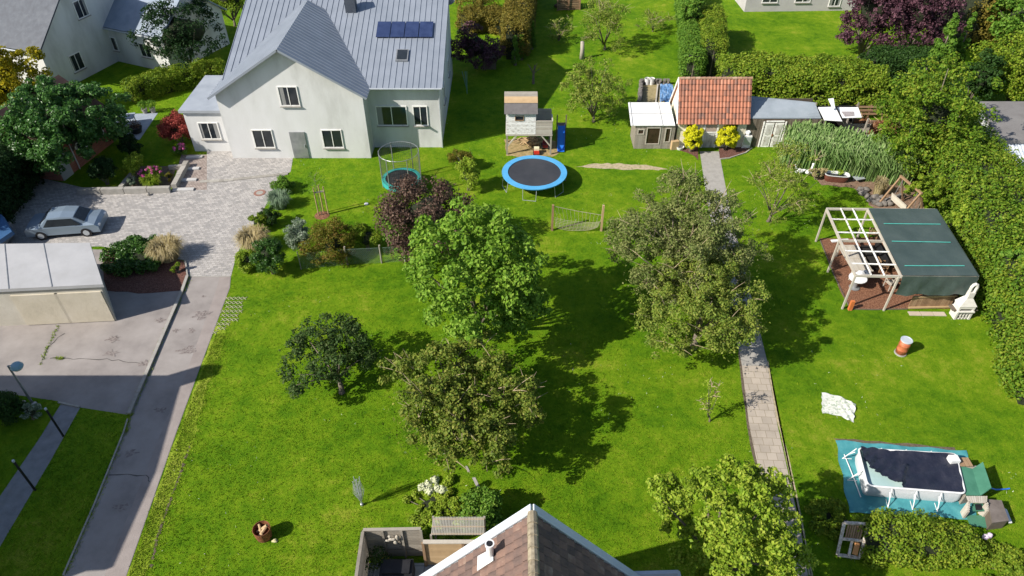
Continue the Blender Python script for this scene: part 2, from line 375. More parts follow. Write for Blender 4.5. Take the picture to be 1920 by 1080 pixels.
def hedge(name, label, line, width, height, mt, leaf=.12, dens=60, seed=1, cat='hedge', top_var=.15, lobe=.42, core_k=.75, per=90, taper=.0, group=None):
    """hedge along a world polyline; height may be a list per point"""
    g = np.random.default_rng(seed); line = [Vector((p[0], p[1], 0)) for p in line]
    hs = height if isinstance(height, (list, tuple)) else [height] * len(line); ws = width if isinstance(width, (list, tuple)) else [width] * len(line)
    C = []; Rl = []
    for i in range(len(line) - 1):
        a, b = line[i], line[i + 1]; L = (b - a).length; d = (b - a).normalized(); s = Vector((-d.y, d.x, 0))
        pm = (ws[i] + ws[i + 1]) / 2 + (hs[i] + hs[i + 1]); n = max(6, int(L * pm / (lobe * lobe * 1.0)))
        for k in range(n):
            t = (k + g.uniform()) / n; h = hs[i] + (hs[i + 1] - hs[i]) * t; wd = ws[i] + (ws[i + 1] - ws[i]) * t
            r = lobe * g.uniform(.75, 1.3)
            u = g.uniform()
            zt = max(h - r * .8, r * .5)
            ft = wd / (wd + 2 * h)
            if u < ft: x = g.uniform(-.5, .5); z = zt + g.normal() * top_var
            else: x = (.5 if g.uniform() < .5 else -.5) * (1 + g.normal() * .05); z = g.uniform(.05, 1) * zt
            x *= (wd - r) * (1 - taper * z / h)
            q = a.lerp(b, t) + s * x; C.append((q.x, q.y, z)); Rl.append(r)
    C = np.array(C); Rl = np.array(Rl)
    root = thing(name, label, cat, line[0], group)
    leaf *= .78; p, n = lobe_leaves(C, Rl, per * 1.9, g, zmin=.05, shell=(.6, 1.12))
    link_mesh('foliage', *leaf_quads(p, n, leaf, g), mt, root)
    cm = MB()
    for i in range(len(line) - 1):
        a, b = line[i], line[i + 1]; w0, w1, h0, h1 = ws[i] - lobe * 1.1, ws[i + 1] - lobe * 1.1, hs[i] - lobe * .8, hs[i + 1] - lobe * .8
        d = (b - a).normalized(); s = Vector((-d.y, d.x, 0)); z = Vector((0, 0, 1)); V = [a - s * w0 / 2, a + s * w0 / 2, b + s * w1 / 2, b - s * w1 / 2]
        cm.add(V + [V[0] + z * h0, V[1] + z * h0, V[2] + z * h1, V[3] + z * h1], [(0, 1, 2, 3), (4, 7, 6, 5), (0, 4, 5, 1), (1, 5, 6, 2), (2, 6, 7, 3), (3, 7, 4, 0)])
    cm.build('shade_core', SHADE_CORE, root)  # solid box core, its dark colour paints the shade inside
    # woody inside of the hedge
    mb = MB()
    for i in range(len(line) - 1):
        a, b = line[i], line[i + 1]; k = max(1, int((b - a).length / .8))
        for j in range(k + 1):
            q = a.lerp(b, j / k); h = hs[i] + (hs[i + 1] - hs[i]) * j / k
            mb.tube([q, q + Vector((0, 0, h * .75))], [.06, .02], 5)
    mb.build('stem', BARK, root); return root
def grassclump(name, label, cat, base, rad, h, mt, n=500, seed=1, wd=.02, droop=.7, plume=None, group=None, stuffspread=None):
    """arching blades from the ground"""
    g = np.random.default_rng(seed); B = np.array(base if len(base) == 3 else (*base, 0.)); V = []; Fc = []; k = 0
    for i in range(n):
        a = g.uniform(0, 6.283); rr = rad * math.sqrt(g.uniform()) * .55; hh = h * g.uniform(.55, 1.1); out = rad * droop * g.uniform(.3, 1)
        d = np.array([math.cos(a), math.sin(a), 0]); s = np.array([-d[1], d[0], 0]) * wd
        p0 = B + d * rr; p1 = p0 + d * out * .35 + np.array([0, 0, hh * .7]); p2 = p0 + d * out * .8 + np.array([0, 0, hh]); p3 = p0 + d * out * 1.25 + np.array([0, 0, hh * (1 - .35 * droop)])
        V += [p0 - s, p0 + s, p1 - s, p1 + s, p2 - s * .8, p2 + s * .8, p3]
        Fc += [(k, k + 1, k + 3), (k, k + 3, k + 2), (k + 2, k + 3, k + 5), (k + 2, k + 5, k + 4), (k + 4, k + 5, k + 6)]; k += 7
    o = link_mesh(name, np.array(V), np.array(Fc), mt, None, Vector(B))
    return tag(o, label, cat, group)

L_WALN = leafmat('walnut_leaf', [(.06, .15, .012), (.17, .31, .03), (.33, .46, .07)])
L_DARK = leafmat('dark_tree_leaf', [(.025, .055, .015), (.06, .115, .028), (.12, .14, .05)], 2)
L_PEAR = leafmat('fruit_tree_leaf', [(.055, .11, .015), (.16, .22, .03), (.33, .31, .07)], 1.6)
L_APPLE = leafmat('apple_leaf', [(.07, .12, .025), (.18, .22, .06), (.34, .33, .14)], 1.2)
L_APPLE2 = leafmat('apple_leaf_green', [(.07, .14, .02), (.2, .27, .04), (.38, .37, .09)], 1.2)
L_GREEN = leafmat('green_leaf', [(.05, .14, .015), (.13, .26, .03), (.26, .36, .06)], 1.5)
L_YGRN = leafmat('yellow_green_leaf', [(.09, .18, .015), (.25, .36, .03), (.44, .48, .07)], 1.3)
L_HEDGE = leafmat('hedge_leaf', [(.055, .13, .01), (.17, .26, .02), (.33, .36, .04)], .7)
L_BEECH = leafmat('beech_hedge_leaf', [(.04, .11, .01), (.13, .23, .018), (.31, .33, .04)], .5)
L_YEW = leafmat('dark_hedge_leaf', [(.018, .045, .012), (.035, .085, .018), (.06, .11, .02)], 1)
L_CON = leafmat('conifer_leaf', [(.05, .13, .018), (.11, .22, .025), (.2, .32, .04)], 1)
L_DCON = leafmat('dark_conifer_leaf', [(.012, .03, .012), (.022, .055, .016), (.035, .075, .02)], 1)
L_PURP = leafmat('purple_leaf', [(.03, .016, .024), (.08, .035, .05), (.17, .08, .1)], 1, tr=.15)
L_PBRN = leafmat('bronze_leaf', [(.03, .018, .016), (.1, .06, .045), (.2, .14, .1)], 2, tr=.15)
L_RED = leafmat('red_leaf', [(.14, .02, .02), (.32, .06, .05), (.5, .14, .1)], 2, tr=.2)
L_YEL = leafmat('golden_leaf', [(.34, .37, .008), (.56, .55, .015), (.7, .65, .03)], 3, tr=.2)
L_GOLD = leafmat('gold_green_leaf', [(.12, .14, .008), (.34, .3, .012), (.5, .38, .02)], 1)
L_OLIV = leafmat('rusty_shrub_leaf', [(.06, .1, .012), (.16, .17, .02), (.27, .11, .04)], 1.1)
L_SILV = leafmat('silver_leaf', [(.06, .1, .05), (.2, .27, .17), (.55, .58, .5)], 3)
L_BLUG = leafmat('blue_grass_blade', [(.1, .17, .1), (.19, .27, .17), (.28, .36, .24)], 2)
L_STRAW = leafmat('straw_blade', [(.27, .22, .09), (.46, .38, .2), (.58, .5, .32)], 2)
L_REED = leafmat('reed_blade', [(.1, .2, .05), (.23, .36, .11), (.42, .5, .24)], 1.2)
L_IVY = leafmat('ivy_leaf', [(.025, .07, .015), (.06, .16, .03), (.15, .3, .07)], 1.4, rough=.35)
L_BROWN = leafmat('brown_hedge_leaf', [(.06, .075, .014), (.18, .15, .025), (.32, .24, .05)], .8)
L_RHOD = leafmat('rhododendron_leaf', [(.02, .06, .01), (.05, .13, .018), (.12, .22, .05)], 2, rough=.35)
L_DRY = leafmat('dry_twig', [(.08, .03, .015), (.2, .09, .04), (.36, .2, .1)], 3, tr=.05)
L_FLW = leafmat('pink_petal', [(.4, .05, .18), (.6, .12, .33), (.7, .35, .5)], 5, tr=.2)
L_FLC = leafmat('cream_petal', [(.5, .55, .3), (.6, .62, .42), (.68, .68, .55)], 5, tr=.2)
L_LAWN = leafmat('grass_blade', [(.045, .14, .004), (.09, .225, .007), (.18, .29, .02)], .35, isl=.5, tr=.15, rough=.7)
L_LAWNT = leafmat('tall_grass_blade', [(.13, .2, .015), (.27, .32, .03), (.45, .43, .12)], .6, isl=.6, tr=.2, rough=.7)
#--PART2--
# ================================================================== SETTING
EXC = []          # ground polygons where no grass grows
def sheet(name, pts, m, z=.004, exc=True, grow=False, world=False, label=None):
    w_ = [Vector((p[0], p[1], z)) if world else Vector((*P(*p)[:2], z)) for p in pts]
    if exc: EXC.append([(q.x, q.y) for q in w_])
    o = link_mesh(name, w_, [tuple(range(len(w_)))], m, None)
    o.data.polygons[0].flip() if o.data.polygons[0].normal.z < 0 else None
    return tag(o, label, None, None, 'structure')
def ragged(pts, k=5, amp=.18, seed=1):
    """world polygon with uneven edges through pixel points"""
    r = random.Random(seed); w_ = [P(*p) for p in pts]; out = []
    for i in range(len(w_)):
        a, b = w_[i], w_[(i + 1) % len(w_)]
        for j in range(k): q = a.lerp(b, j / k); out.append((q.x + r.uniform(-amp, amp), q.y + r.uniform(-amp, amp)))
    return out
g = 700
tag(link_mesh('ground', [(-g, -g, 0), (g, -g, 0), (g, g, 0), (-g, g, 0)], [(0, 1, 2, 3)], GRASS), None, None, None, 'structure')
sheet('paved_courtyard', [(-300, 300), (40, 325), (200, 362), (322, 358), (350, 330), (388, 290), (388, 262), (555, 262), (545, 322), (524, 335), (506, 370), (488, 405), (462, 440), (443, 480), (433, 519), (352, 519), (345, 488), (190, 462), (-300, 470)], PAVE, .008)
sheet('asphalt_yard', [(-300, 462), (190, 468), (345, 490), (352, 519), (343, 545), (275, 703), (242, 778), (150, 764), (108, 752), (0, 736), (-300, 715)], ASPH, .004)
sheet('driveway', [(352, 519), (433, 519), (431, 540), (372, 698), (332, 808), (237, 1080), (150, 1330), (10, 1330), (120, 1080), (232, 810), (275, 703), (343, 545)], ASPH, .012)
sheet('driveway_edge_strip', [(412, 519), (432, 519), (430, 540), (371, 698), (331, 808), (236, 1080), (150, 1328), (95, 1328), (196, 1080), (302, 812), (350, 698), (407, 540)], ASPH2, .016)
sheet('side_path', [(114, 758), (150, 765), (96, 862), (2, 1022), (-60, 1120), (-150, 1120), (-20, 960), (74, 822)], mat('dark_slab', [(.13, .13, .14), (.2, .2, .21), (.26, .26, .27)], 2), .008)
sheet('garden_path', [(1312, 284), (1327, 385), (1362, 560), (1388, 670), (1392, 690), (1441, 690), (1438, 676), (1400, 520), (1367, 385), (1348, 284)], CONC, .008)
sheet('slab_path', [(1391, 686), (1405, 800), (1420, 870), (1450, 1000), (1465, 1080), (1510, 1330), (1565, 1330), (1515, 1080), (1502, 1000), (1474, 870), (1456, 790), (1439, 686)], SLABS, .012)
sheet('path_edge_soil', ragged([(1437, 676), (1457, 790), (1476, 870), (1504, 1000), (1517, 1080), (1523, 1080), (1509, 1000), (1481, 870), (1461, 790), (1441, 676)], 4, .04, 3), DIRT, .004, world=True)
sheet('path_edge_soil', ragged([(1384, 660), (1400, 800), (1415, 870), (1444, 1000), (1462, 1080), (1466, 1080), (1452, 1000), (1421, 870), (1406, 800), (1390, 660)], 4, .03, 4), SOIL, .004, world=True)
MUL = mat('flower_bed_mulch', [(.045, .02, .015), (.13, .055, .04), (.24, .13, .1)], 14, .95, bs=40, bk=1, bd=.05, contrast=2.4, detail=8)
sheet('bark_bed', ragged([(190, 470), (300, 478), (344, 489), (350, 522), (338, 546), (260, 550), (195, 545)], 3, .05, 2), MUL, .02, world=True)
sheet('bark_bed', ragged([(1262, 279), (1298, 290), (1309, 301), (1310, 277)], 3, .05, 5), MUL, .012, world=True)
sheet('bark_bed', ragged([(1349, 299), (1349, 275), (1408, 275), (1398, 286), (1368, 297)], 3, .05, 6), MUL, .012, world=True)
sheet('bare_dirt_patch', ragged([(1078, 312), (1120, 306), (1160, 307), (1200, 308), (1252, 316), (1235, 319), (1180, 318), (1120, 316)], 4, .12, 7), DIRT, .004, world=True)
sheet('pergola_mulch', ragged([(1537, 447), (1590, 447), (1700, 440), (1790, 520), (1800, 578), (1702, 579), (1640, 580), (1592, 580), (1562, 514)], 5, .05, 9), MULCH, .008, world=True)
sheet('garden_bed', ragged([(1518, 326), (1540, 347), (1600, 352), (1622, 372), (1640, 395), (1735, 400), (1720, 330), (1700, 250), (1690, 225), (1560, 226), (1530, 270)], 4, .12, 10), mat('bed_soil', [(.07, .04, .025), (.19, .12, .08), (.3, .22, .16)], 6, .95, bs=30, bk=1, detail=8), .006, world=True)
sheet('grass_verge', ragged([(404, 612), (425, 612), (400, 690), (372, 790), (345, 870), (310, 960), (272, 1080), (150, 1400), (60, 1400), (240, 1080), (335, 808), (374, 698)], 6, .12, 21), VERGE, .004, world=True, exc=False)
gvp = [P(*q) for q in ((356, 838), (341, 880), (322, 930), (306, 975), (292, 1020), (280, 1080))]; rg = random.Random(4); gm_ = MB()
for k_ in range(75):
    i_ = rg.randrange(5); c_ = gvp[i_].lerp(gvp[i_ + 1], rg.random()); a0_ = rg.random() * 6; gm_.add([(c_.x + rg.gauss(0, .03) + rg.uniform(.02, .06) * math.cos(a0_ + a_), c_.y + rg.uniform(.03, .12) * math.sin(a0_ + a_), .012 + k_ * .00005) for a_ in (0, 1.1, 2.2, 3.3, 4.3, 5.3)], [(0, 1, 2, 3, 4, 5)])
tag(gm_.build('bare_groove', SOIL, None, gvp[0]), None, None, None, 'structure')
sheet('soil_strip', ragged([(1562, 822), (1600, 824), (1700, 832), (1792, 838), (1792, 848), (1700, 846), (1600, 842)], 4, .05, 11), SOIL, .004, world=True)
sheet('playhouse_sand', ragged([(945, 262), (1000, 256), (1045, 266), (1046, 292), (1000, 296), (950, 292)], 4, .12, 12), mat('sand', [(.1, .12, .03), (.3, .22, .1), (.42, .32, .18)], 3, .95, bk=.8), .004, world=True)
sheet('patio', [(690, 1056), (990, 1056), (990, 1330), (640, 1330)], TILEP, .02)
sheet('flower_bed_soil', [(230, 352), (262, 312), (330, 312), (322, 352)], mat('bed_soil', []) if 0 else SOIL, .02)
sheet('neighbour_patio', [(208, 215), (296, 212), (262, 262), (238, 262), (206, 240)], mat('blue_slab', [(.2, .23, .28), (.27, .31, .37), (.33, .37, .43)], 2), .01)
sheet('stepping_walk', [(388, 290), (340, 290), (322, 356), (388, 356)], brickmat('cobble_path', (.24, .19, .17), (.36, .3, .27), (.14, .12, .1), .22, .16, .014, nz=.3), .012)
sheet('vegetable_bed_soil', [(1199, 160), (1262, 158), (1262, 200), (1195, 200)], mat('dry_bed', [(.16, .14, .06), (.27, .22, .11), (.35, .29, .17)], 4, .95, bk=.8), .006)
for i, q in enumerate([[(872, 874), (876, 874), (881, 884), (877, 886)], [(885, 896), (891, 895), (902, 918), (897, 921)], [(908, 934), (916, 932), (922, 946), (914, 949)]]):
    sheet('stepping_stone', q, CONC, .02)
# kerbs -------------------------------------------------------------
def kerb(pts, wd=.14, h=.12, m=CONC, name='kerb', L=1.0, lab=None):
    mb = MB()
    for a, b in zip(pts[:-1], pts[1:]):
        a, b = P(*a), P(*b); n = max(1, int((b - a).length / L))
        for i in range(n):
            p, q = a.lerp(b, i / n), a.lerp(b, (i + .985) / n); mb.beam(p + Vector((0, 0, h / 2 - .02)), q + Vector((0, 0, h / 2 - .02)), wd, h + .04)
    return tag(mb.build(name, m, None, P(*pts[0])), lab, None, None, 'structure')
kerb([(352, 519), (343, 545), (275, 703), (243, 778)], .16, .14)
kerb([(240, 786), (232, 812), (178, 945), (119, 1080)], .07, .06)
kerb([(110, 755), (150, 764)], .09, .08, STONE)
kerb([(348, 488), (352, 519)], .08, .1)
kerb([(1350, 299), (1368, 297), (1398, 287), (1410, 278)], .08, .08, STONE)
kerb([(1537, 449), (1563, 515), (1594, 580)], .05, .05, WOOD_D)
kerb([(1594, 580), (1640, 581), (1702, 580)], .05, .05, WOOD_D)
kerb([(432, 519), (413, 519), (352, 519)], .06, .03)
# cracks, patches and drain in the asphalt ---------------------------
CRK = mat('asphalt_crack', [(.05, .045, .045), (.075, .07, .065), (.1, .09, .085)], 6)
def crack(pts, wd, seed, name='asphalt_crack', z=.02, m=CRK):
    r = random.Random(seed); w_ = [P(*p) for p in pts]; L = []; Rr = []
    for a, b in zip(w_[:-1], w_[1:]):
        n = max(2, int((b - a).length / .3)); s = Vector((-(b - a).y, (b - a).x, 0)).normalized()
        for i in range(n):
            q = a.lerp(b, i / n) + s * r.uniform(-.06, .06); k = wd * r.uniform(.5, 1.4); L.append(q + s * k); Rr.append(q - s * k)
    n = len(L); V = [(p.x, p.y, z) for p in L + Rr]
    tag(link_mesh(name, V, [(i, i + 1, n + i + 1, n + i) for i in range(n - 1)], m), None, None, None, 'structure')
crack([(95, 671), (160, 674), (200, 674), (275, 682)], .02, 1)
crack([(120, 625), (90, 650), (75, 685)], .015, 2)
crack([(205, 890), (240, 890), (276, 891), (277, 903), (284, 905)], .025, 3)
def stain(c, r, seed):
    rr = random.Random(seed); c = P(*c); V = [(c.x, c.y, .019)]; n = 22
    for i in range(n): a = 2 * math.pi * i / n; k = r * rr.uniform(.35, 1.2); V.append((c.x + 1.6 * k * math.cos(a), c.y + k * math.sin(a), .019))
    tag(link_mesh('tar_patch', V, [(0, i + 1, (i + 1) % n + 1) for i in range(n)], mat('tar', [(.1, .085, .08), (.2, .17, .16), (.26, .23, .215)], 9, contrast=3)), None, None, None, 'structure')
for i, (c, r) in enumerate([((300, 600), .2), ((330, 620), .16), ((245, 850), .22), ((228, 950), .25), ((360, 620), .2), ((300, 770), .2), ((100, 600), .3), ((212, 635), .3), ((208, 663), .28), ((272, 682), .28), ((352, 657), .35), ((378, 590), .4), ((382, 556), .12)]): stain(c, r, i)
# manhole
mh = thing('manhole_cover', 'round drain cover with a red rim in the block paving', 'manhole cover', P(487, 362))
c = P(487, 362); MB().lathe(c, [(.24, .012), (.4, .014), (.4, .03), (.24, .03)], 28).build('rim', mat('red_rim', [(.2, .1, .08), (.25, .13, .1), (.3, .16, .13)], 3), mh)
MB().lathe(c, [(.235, .01), (.235, .036), (0, .036)], 24).build('lid', CONC, mh)
# grass pavers
gp = MB(); o0 = P(415, 595)
for px, py in [(x, y) for y in range(560, 625, 8) for x in range(395, 470, 8)]:
    xl = 431 - (py - 540) * .373 + 3; xr = xl + (34 if py < 600 else 34 - (py - 600) * 1.1)
    if xl < px < xr:
        q = P(px, py)
        for a in (.78, -.78): gp.box((q.x, q.y, .014 + (.004 if a > 0 else 0)), (.33, .03, .04), a)
single('grass_paver', 'lattice of pale concrete grass pavers beside the driveway', 'paving', gp, mat('pale_concrete', [(.2, .24, .1), (.34, .34, .2), (.42, .41, .28)], 4), o0)

# ================================================================== BUILDINGS
def tiled(mb, o, ex, ey, nx, ny, curve=.05, lift=.05):
    o, ex, ey = Vector(o), Vector(ex), Vector(ey); nn = ex.cross(ey).normalized()
    if nn.z < 0: nn = -nn
    r = random.Random(3)
    for j in range(ny):
        for i in range(nx):
            a = o + ex * (i / nx) + ey * (j / ny); dx = ex / nx; dy = ey / ny * 1.06; k = r.uniform(-.006, .006); V = []
            for t, h in ((0, 0), (.22, curve * .9), (.5, curve), (.74, curve * .25), (.97, 0)):
                V.append(a + dx * t + nn * (h + k)); V.append(a + dx * t + dy + nn * (h + lift + k))
            V.append(a + dx * 0 + dy); V.append(a + dx * .97 + dy)
            mb.add(V, [(0, 1, 3, 2), (2, 3, 5, 4), (4, 5, 7, 6), (6, 7, 9, 8), (1, 10, 11, 9, 7, 5, 3)])
def win(root, c, w_, h, n, frame=W_WHITE, nx=2, ny=1, sill=True, pane=GLASS, dep=.06, name='window'):
    """window facing direction n (unit, horizontal)"""
    n = Vector(n).normalized(); s = Vector((-n.y, n.x, 0)); c = Vector(c); z = Vector((0, 0, 1)); fw = .07
    M = Matrix((s, -n, z)).transposed()
    fr = MB()
    for k in (-1, 1): fr.box(c + s * k * (w_ / 2) + n * dep / 2, (fw, dep, h + fw), M=M)
    for k in (-1, 1): fr.box(c + z * k * (h / 2) + n * dep / 2, (w_ - fw, dep * .98, fw), M=M)
    for i in range(1, nx): fr.box(c + s * (w_ * (i / nx - .5)) + n * dep / 2, (.05, dep * .9, h - fw), M=M)
    for i in range(1, ny): fr.box(c + z * (h * (i / ny - .5)) + n * dep / 2, (w_ - fw, dep * .8, .05), M=M)
    f = fr.build(name, frame, root)
    MB().box(c + n * .012, (w_ - .03, .016, h - .03), M=M).build('pane', pane, f)
    if w_ > .9 and pane is GLASS:
        cm = mat('curtain', [(.16, .16, .155), (.24, .24, .235), (.3, .3, .29)], 3, .6, stretch=(9, 9, .5)); kk = random.choice((0, 1, 1, 2))
        for k in ((-1, 1) if kk == 2 else (random.choice((-1, 1)),) if kk == 1 else ()):
            cw = w_ * random.uniform(.12, .26); MB().box(c + s * k * (w_ / 2 - cw / 2 - .04) + n * .022, (cw, .006, h - .08), M=M).build('curtain', cm, f)
    if sill: MB().box(c - z * (h / 2 + .075) + n * .07, (w_ + .15, .14, .06), M=M).build('sill', CONC, f)
    return f
def seam_roof(mb, o, ex, ey, step=.45, h=.04):
    o, ex, ey = Vector(o), Vector(ex), Vector(ey); n = int(ex.length / step); nn = ex.cross(ey).normalized()
    if nn.z < 0: nn = -nn
    mb.slab([o, o + ex, o + ex + ey, o + ey], .12)
    for i in range(n + 1): a = o + ex * (i / n * .996 + .002) + nn * (h / 2 - .003); mb.beam(a, a + ey, .035, h, nn)
SEAM = mat('seam_metal_roof', [(.22, .25, .3), (.27, .3, .35), (.31, .34, .4)], .7, .5, metal=.25, bk=.05)
def gable(name, label, loc, rz, wx, wy, ez, rzg, wallm, roofm, roofkind='slab', ov=.4, cat='house', wins=(), axis='x'):
    """simple pitched house, local box wx x wy, ridge along local x"""
    rt = thing(name, label, cat, (0, 0, 0))
    X, Y = wx / 2, wy / 2; mb = MB()
    mb.add([(-X, -Y, 0), (X, -Y, 0), (X, Y, 0), (-X, Y, 0), (-X, -Y, ez), (X, -Y, ez), (X, Y, ez), (-X, Y, ez), (-X, 0, rzg), (X, 0, rzg)],
           [(0, 1, 5, 4), (2, 3, 7, 6), (1, 2, 6, 9, 5), (3, 0, 4, 8, 7), (4, 5, 9, 8), (6, 7, 8, 9), (3, 2, 1, 0)])
    mb.build('wall', wallm, rt); rf = MB(); sl = (rzg - ez) / Y
    for sgn in (-1, 1):
        o = Vector((-X - ov, 0, rzg + .14)); ex = Vector((wx + 2 * ov, 0, 0)); ey = Vector((0, sgn * (Y + ov), -sl * (Y + ov)))
        if roofkind == 'seam': seam_roof(rf, o, ex, ey)
        elif roofkind == 'tile':
            rf.slab([o, o + ex, o + ex + ey, o + ey], .1); tiled(rf, o, ex, ey, int(ex.length / .28), int(ey.length / .36))
        else: rf.slab([o, o + ex, o + ex + ey, o + ey], .12)
    roof = rf.build('roof', roofm, rt)
    gt = MB()
    for sgn in (-1, 1):
        y = sgn * (Y + ov + .07); z = ez + .14 - sl * ov - .12; gt.tube([(-X - ov, y, z), (X + ov, y, z)], .07, 8)
    gt.build('gutter', MET_L, rt)
    for (c, w_, h, n) in wins: win(rt, c, w_, h, n)
    rt.location = loc; rt.rotation_euler.z = rz
    return rt, roof
# white house with a cross gable (upper left)
A = P(827, 272)
hx0, hx1, hy0, ry, ez, rz_ = -20.3, -5.3, 48.0, 57.0, 5.0, 8.0
hw = thing('white_house', 'large white house with pale seamed metal roof and cross gable behind the courtyard', 'house', (hx0, hy0, 0))
mb = MB()
Y1 = ry + 4.2; ezb = rz_ - (rz_ - ez) / (ry - hy0) * 4.2
mb.add([(hx0, hy0, 0), (hx1, hy0, 0), (hx1, Y1, 0), (hx0, Y1, 0), (hx0, hy0, ez), (hx1, hy0, ez), (hx1, Y1, ezb), (hx0, Y1, ezb), (hx0, ry, rz_), (hx1, ry, rz_)],
       [(0, 1, 5, 4), (2, 3, 7, 6), (1, 2, 6, 9, 5), (3, 0, 4, 8, 7)])
gx0, gx1, gy = -20.6, -10.4, 46.4; gm = (gx0 + gx1) / 2; gz = 8.3; ge = 5.1
mb.add([(gx0, gy, 0), (gx1, gy, 0), (gx1, gy, ge), (gm, gy, gz - .1), (gx0, gy, ge), (gx0, hy0 + 2, 0), (gx1, hy0 + 2, 0), (gx1, hy0 + 2, ge), (gx0, hy0 + 2, ge)],
       [(0, 1, 2, 3, 4), (0, 4, 8, 5), (1, 6, 7, 2)])
mb.build('wall', PLWHITE, hw)
rf = MB(); sl = (rz_ - ez) / (ry - hy0)
for sg in (-1, 1):
    o = Vector((hx0 - .35, ry, rz_ + .13)); ex = Vector((hx1 - hx0 + .75, 0, 0)); dl = (ry - hy0 if sg < 0 else 4.2) + .5; ey = Vector((0, sg * dl, -sl * dl))
    seam_roof(rf, o, ex, ey, .42)
rf.build('roof', SEAM, hw)
rf = MB(); g_sl = (gz - ge) / (gm - gx0)
for sg in (-1, 1):
    o = Vector((gm, gy - .5, gz + .1)); ey = Vector((sg * (gm - gx0 + .4), 0, -g_sl * (gm - gx0 + .4))); ex = Vector((0, 9.5, 0))
    seam_roof(rf, o, ex, ey, .42)
rf.build('cross_gable_roof', SEAM, hw)
for k in range(4):
    x = -9.6 + k * 1.06; mb = MB()
    yy = 53.2; zz = rz_ - sl * (ry - yy) + .27; M = Matrix.Rotation(math.atan(sl), 3, 'X')
    mb.box((x, yy, zz), (1.0, 1.7, .05), M=M).build('solar_panel', mat('solar_cell', [(.015, .025, .07), (.03, .045, .11), (.04, .06, .14)], 2, .2), hw)
for x in (-8.0,):
    yy = 50.6; zz = rz_ - sl * (ry - yy) + .2; M = Matrix.Rotation(math.atan(sl), 3, 'X')
    s_ = MB().box((x, yy, zz), (.9, 1.2, .12), M=M).build('skylight', MET_G, hw); MB().box((x, yy, zz + .07), (.72, 1.0, .02), M=M).build('pane', GLASS, s_)
MB().box((-12.3, 55.5, 8.1), (.8, .7, 1.6)).build('chimney', ROOF_SL, hw)
for x, z, w_, h in [(-8.8, 2.6, 2.2, 1.5), (-6.7, 2.6, 1.0, 1.5)]: win(hw, (x, hy0, z), w_, h, (0, -1, 0), sill=True)
for x, z, w_, h in [(-18, 1.6, 1.4, 1.4), (-13, 1.6, 1.4, 1.4), (-15.5, 4.9, 1.3, 1.4)]: win(hw, (x, gy, z), w_, h, (0, -1, 0))
dr = MB().box((-15.5, gy - .03, 1.1), (1.1, .1, 2.1)).build('door', MET_G, hw); MB().box((-15.1, gy - .11, 1.05), (.04, .06, .2)).build('handle', MET_L, dr)
win(hw, (hx1, 52, 2.5), 1.2, 1.3, (1, 0, 0)); win(hw, (hx1, 57, 2.5), 1.2, 1.3, (1, 0, 0))
gt = MB(); gt.tube([(hx0, hy0 - .56, ez - .06), (hx1 + .35, hy0 - .56, ez - .06)], .075, 8); gt.tube([(hx1 + .1, hy0 - .5, ez - .1), (hx1 + .06, hy0 - .06, ez - .5), (hx1 + .06, hy0 - .06, 0)], .05, 6); gt.build('gutter', MET_L, hw)
# porch annex on the left of the white house
pa = thing('entrance_annex', 'low white flat-roofed annex at the left end of the white house', 'annex', (-23.6, 47.4, 0))
MB().box((-22.2, 50.2, 1.6), (3.1, 5.6, 3.2)).build('wall', PLWHITE, pa); MB().box((-22.25, 50.2, 3.3), (3.4, 6, .2)).build('roof', MET_L, pa); win(pa, (-22.2, 47.4, 1.7), 1.4, 1.3, (0, -1, 0))
sdh = thing('satellite_dish', 'grey satellite dish on the gable end of the white house', 'satellite dish', (-5.1, 57.6, 7.6))
q = Vector((-4.95, 57.4, 7.9)); dm = MB().lathe((0, 0, 0), [(.02, 0), (.3, .04), (.52, .14), (.5, .16), (.28, .07), (0, .03)], 20)
Mr = Matrix.Rotation(R(70), 3, 'X'); dm.v = [tuple(Mr @ Vector(v) + q) for v in dm.v]; dm.build('dish', MET_G, sdh)
MB().tube([(-5.5, 57.6, 7.4), (-5.1, 57.55, 7.6), (-4.95, 57.45, 7.9)], .03, 6).build('bracket', MET_G, sdh)
# other houses round the garden
gable('villa', 'white two-storey house with dark slate roof in the top left corner', (-44, 65, 0), R(-20), 15, 11, 3.9, 8.6, PLWHITE, ROOF_SL, wins=[((-4, -5.5, 1.6), 1.3, 1.4, (0, -1, 0)), ((3, -5.5, 1.6), 2, 1.4, (0, -1, 0)), ((7.5, -.2, 5.4), 1.2, 1.4, (1, 0, 0)), ((7.5, 2.4, 1.6), 1.2, 1.4, (1, 0, 0)), ((7.5, -2.6, 1.6), 1.2, 1.4, (1, 0, 0))])
gable('side_wing', 'grey roofed wing standing between the villa and the courtyard lawn', (-33.0, 66.5, 0), R(-24), 9, 7.5, 3.4, 6.2, PLWHITE, mat('grey_roof_sheet', [(.16, .2, .25), (.22, .26, .32), (.28, .32, .38)], 1), ov=.3, wins=[((-2, -3.75, 1.7), 1.2, 1.2, (0, -1, 0)), ((2, -3.75, 1.7), 1.2, 1.2, (0, -1, 0))])
gable('garden_house', 'pale house with grey roof beyond the tall hedge at the top', (30.5, 81.5, 0), R(2), 12, 9, 3.6, 6.4, mat('pinkish_plaster', [(.36, .34, .34), (.42, .4, .4), (.47, .45, .45)], 1), mat('pale_grey_roof', [(.26, .25, .26), (.33, .32, .33), (.38, .37, .38)], 1), wins=[((-3.5, -4.5, 1.7), 1.6, 1.5, (0, -1, 0)), ((0, -4.5, 1.7), 1.6, 1.5, (0, -1, 0)), ((3.5, -4.5, 1.5), 1.2, 2.0, (0, -1, 0))])
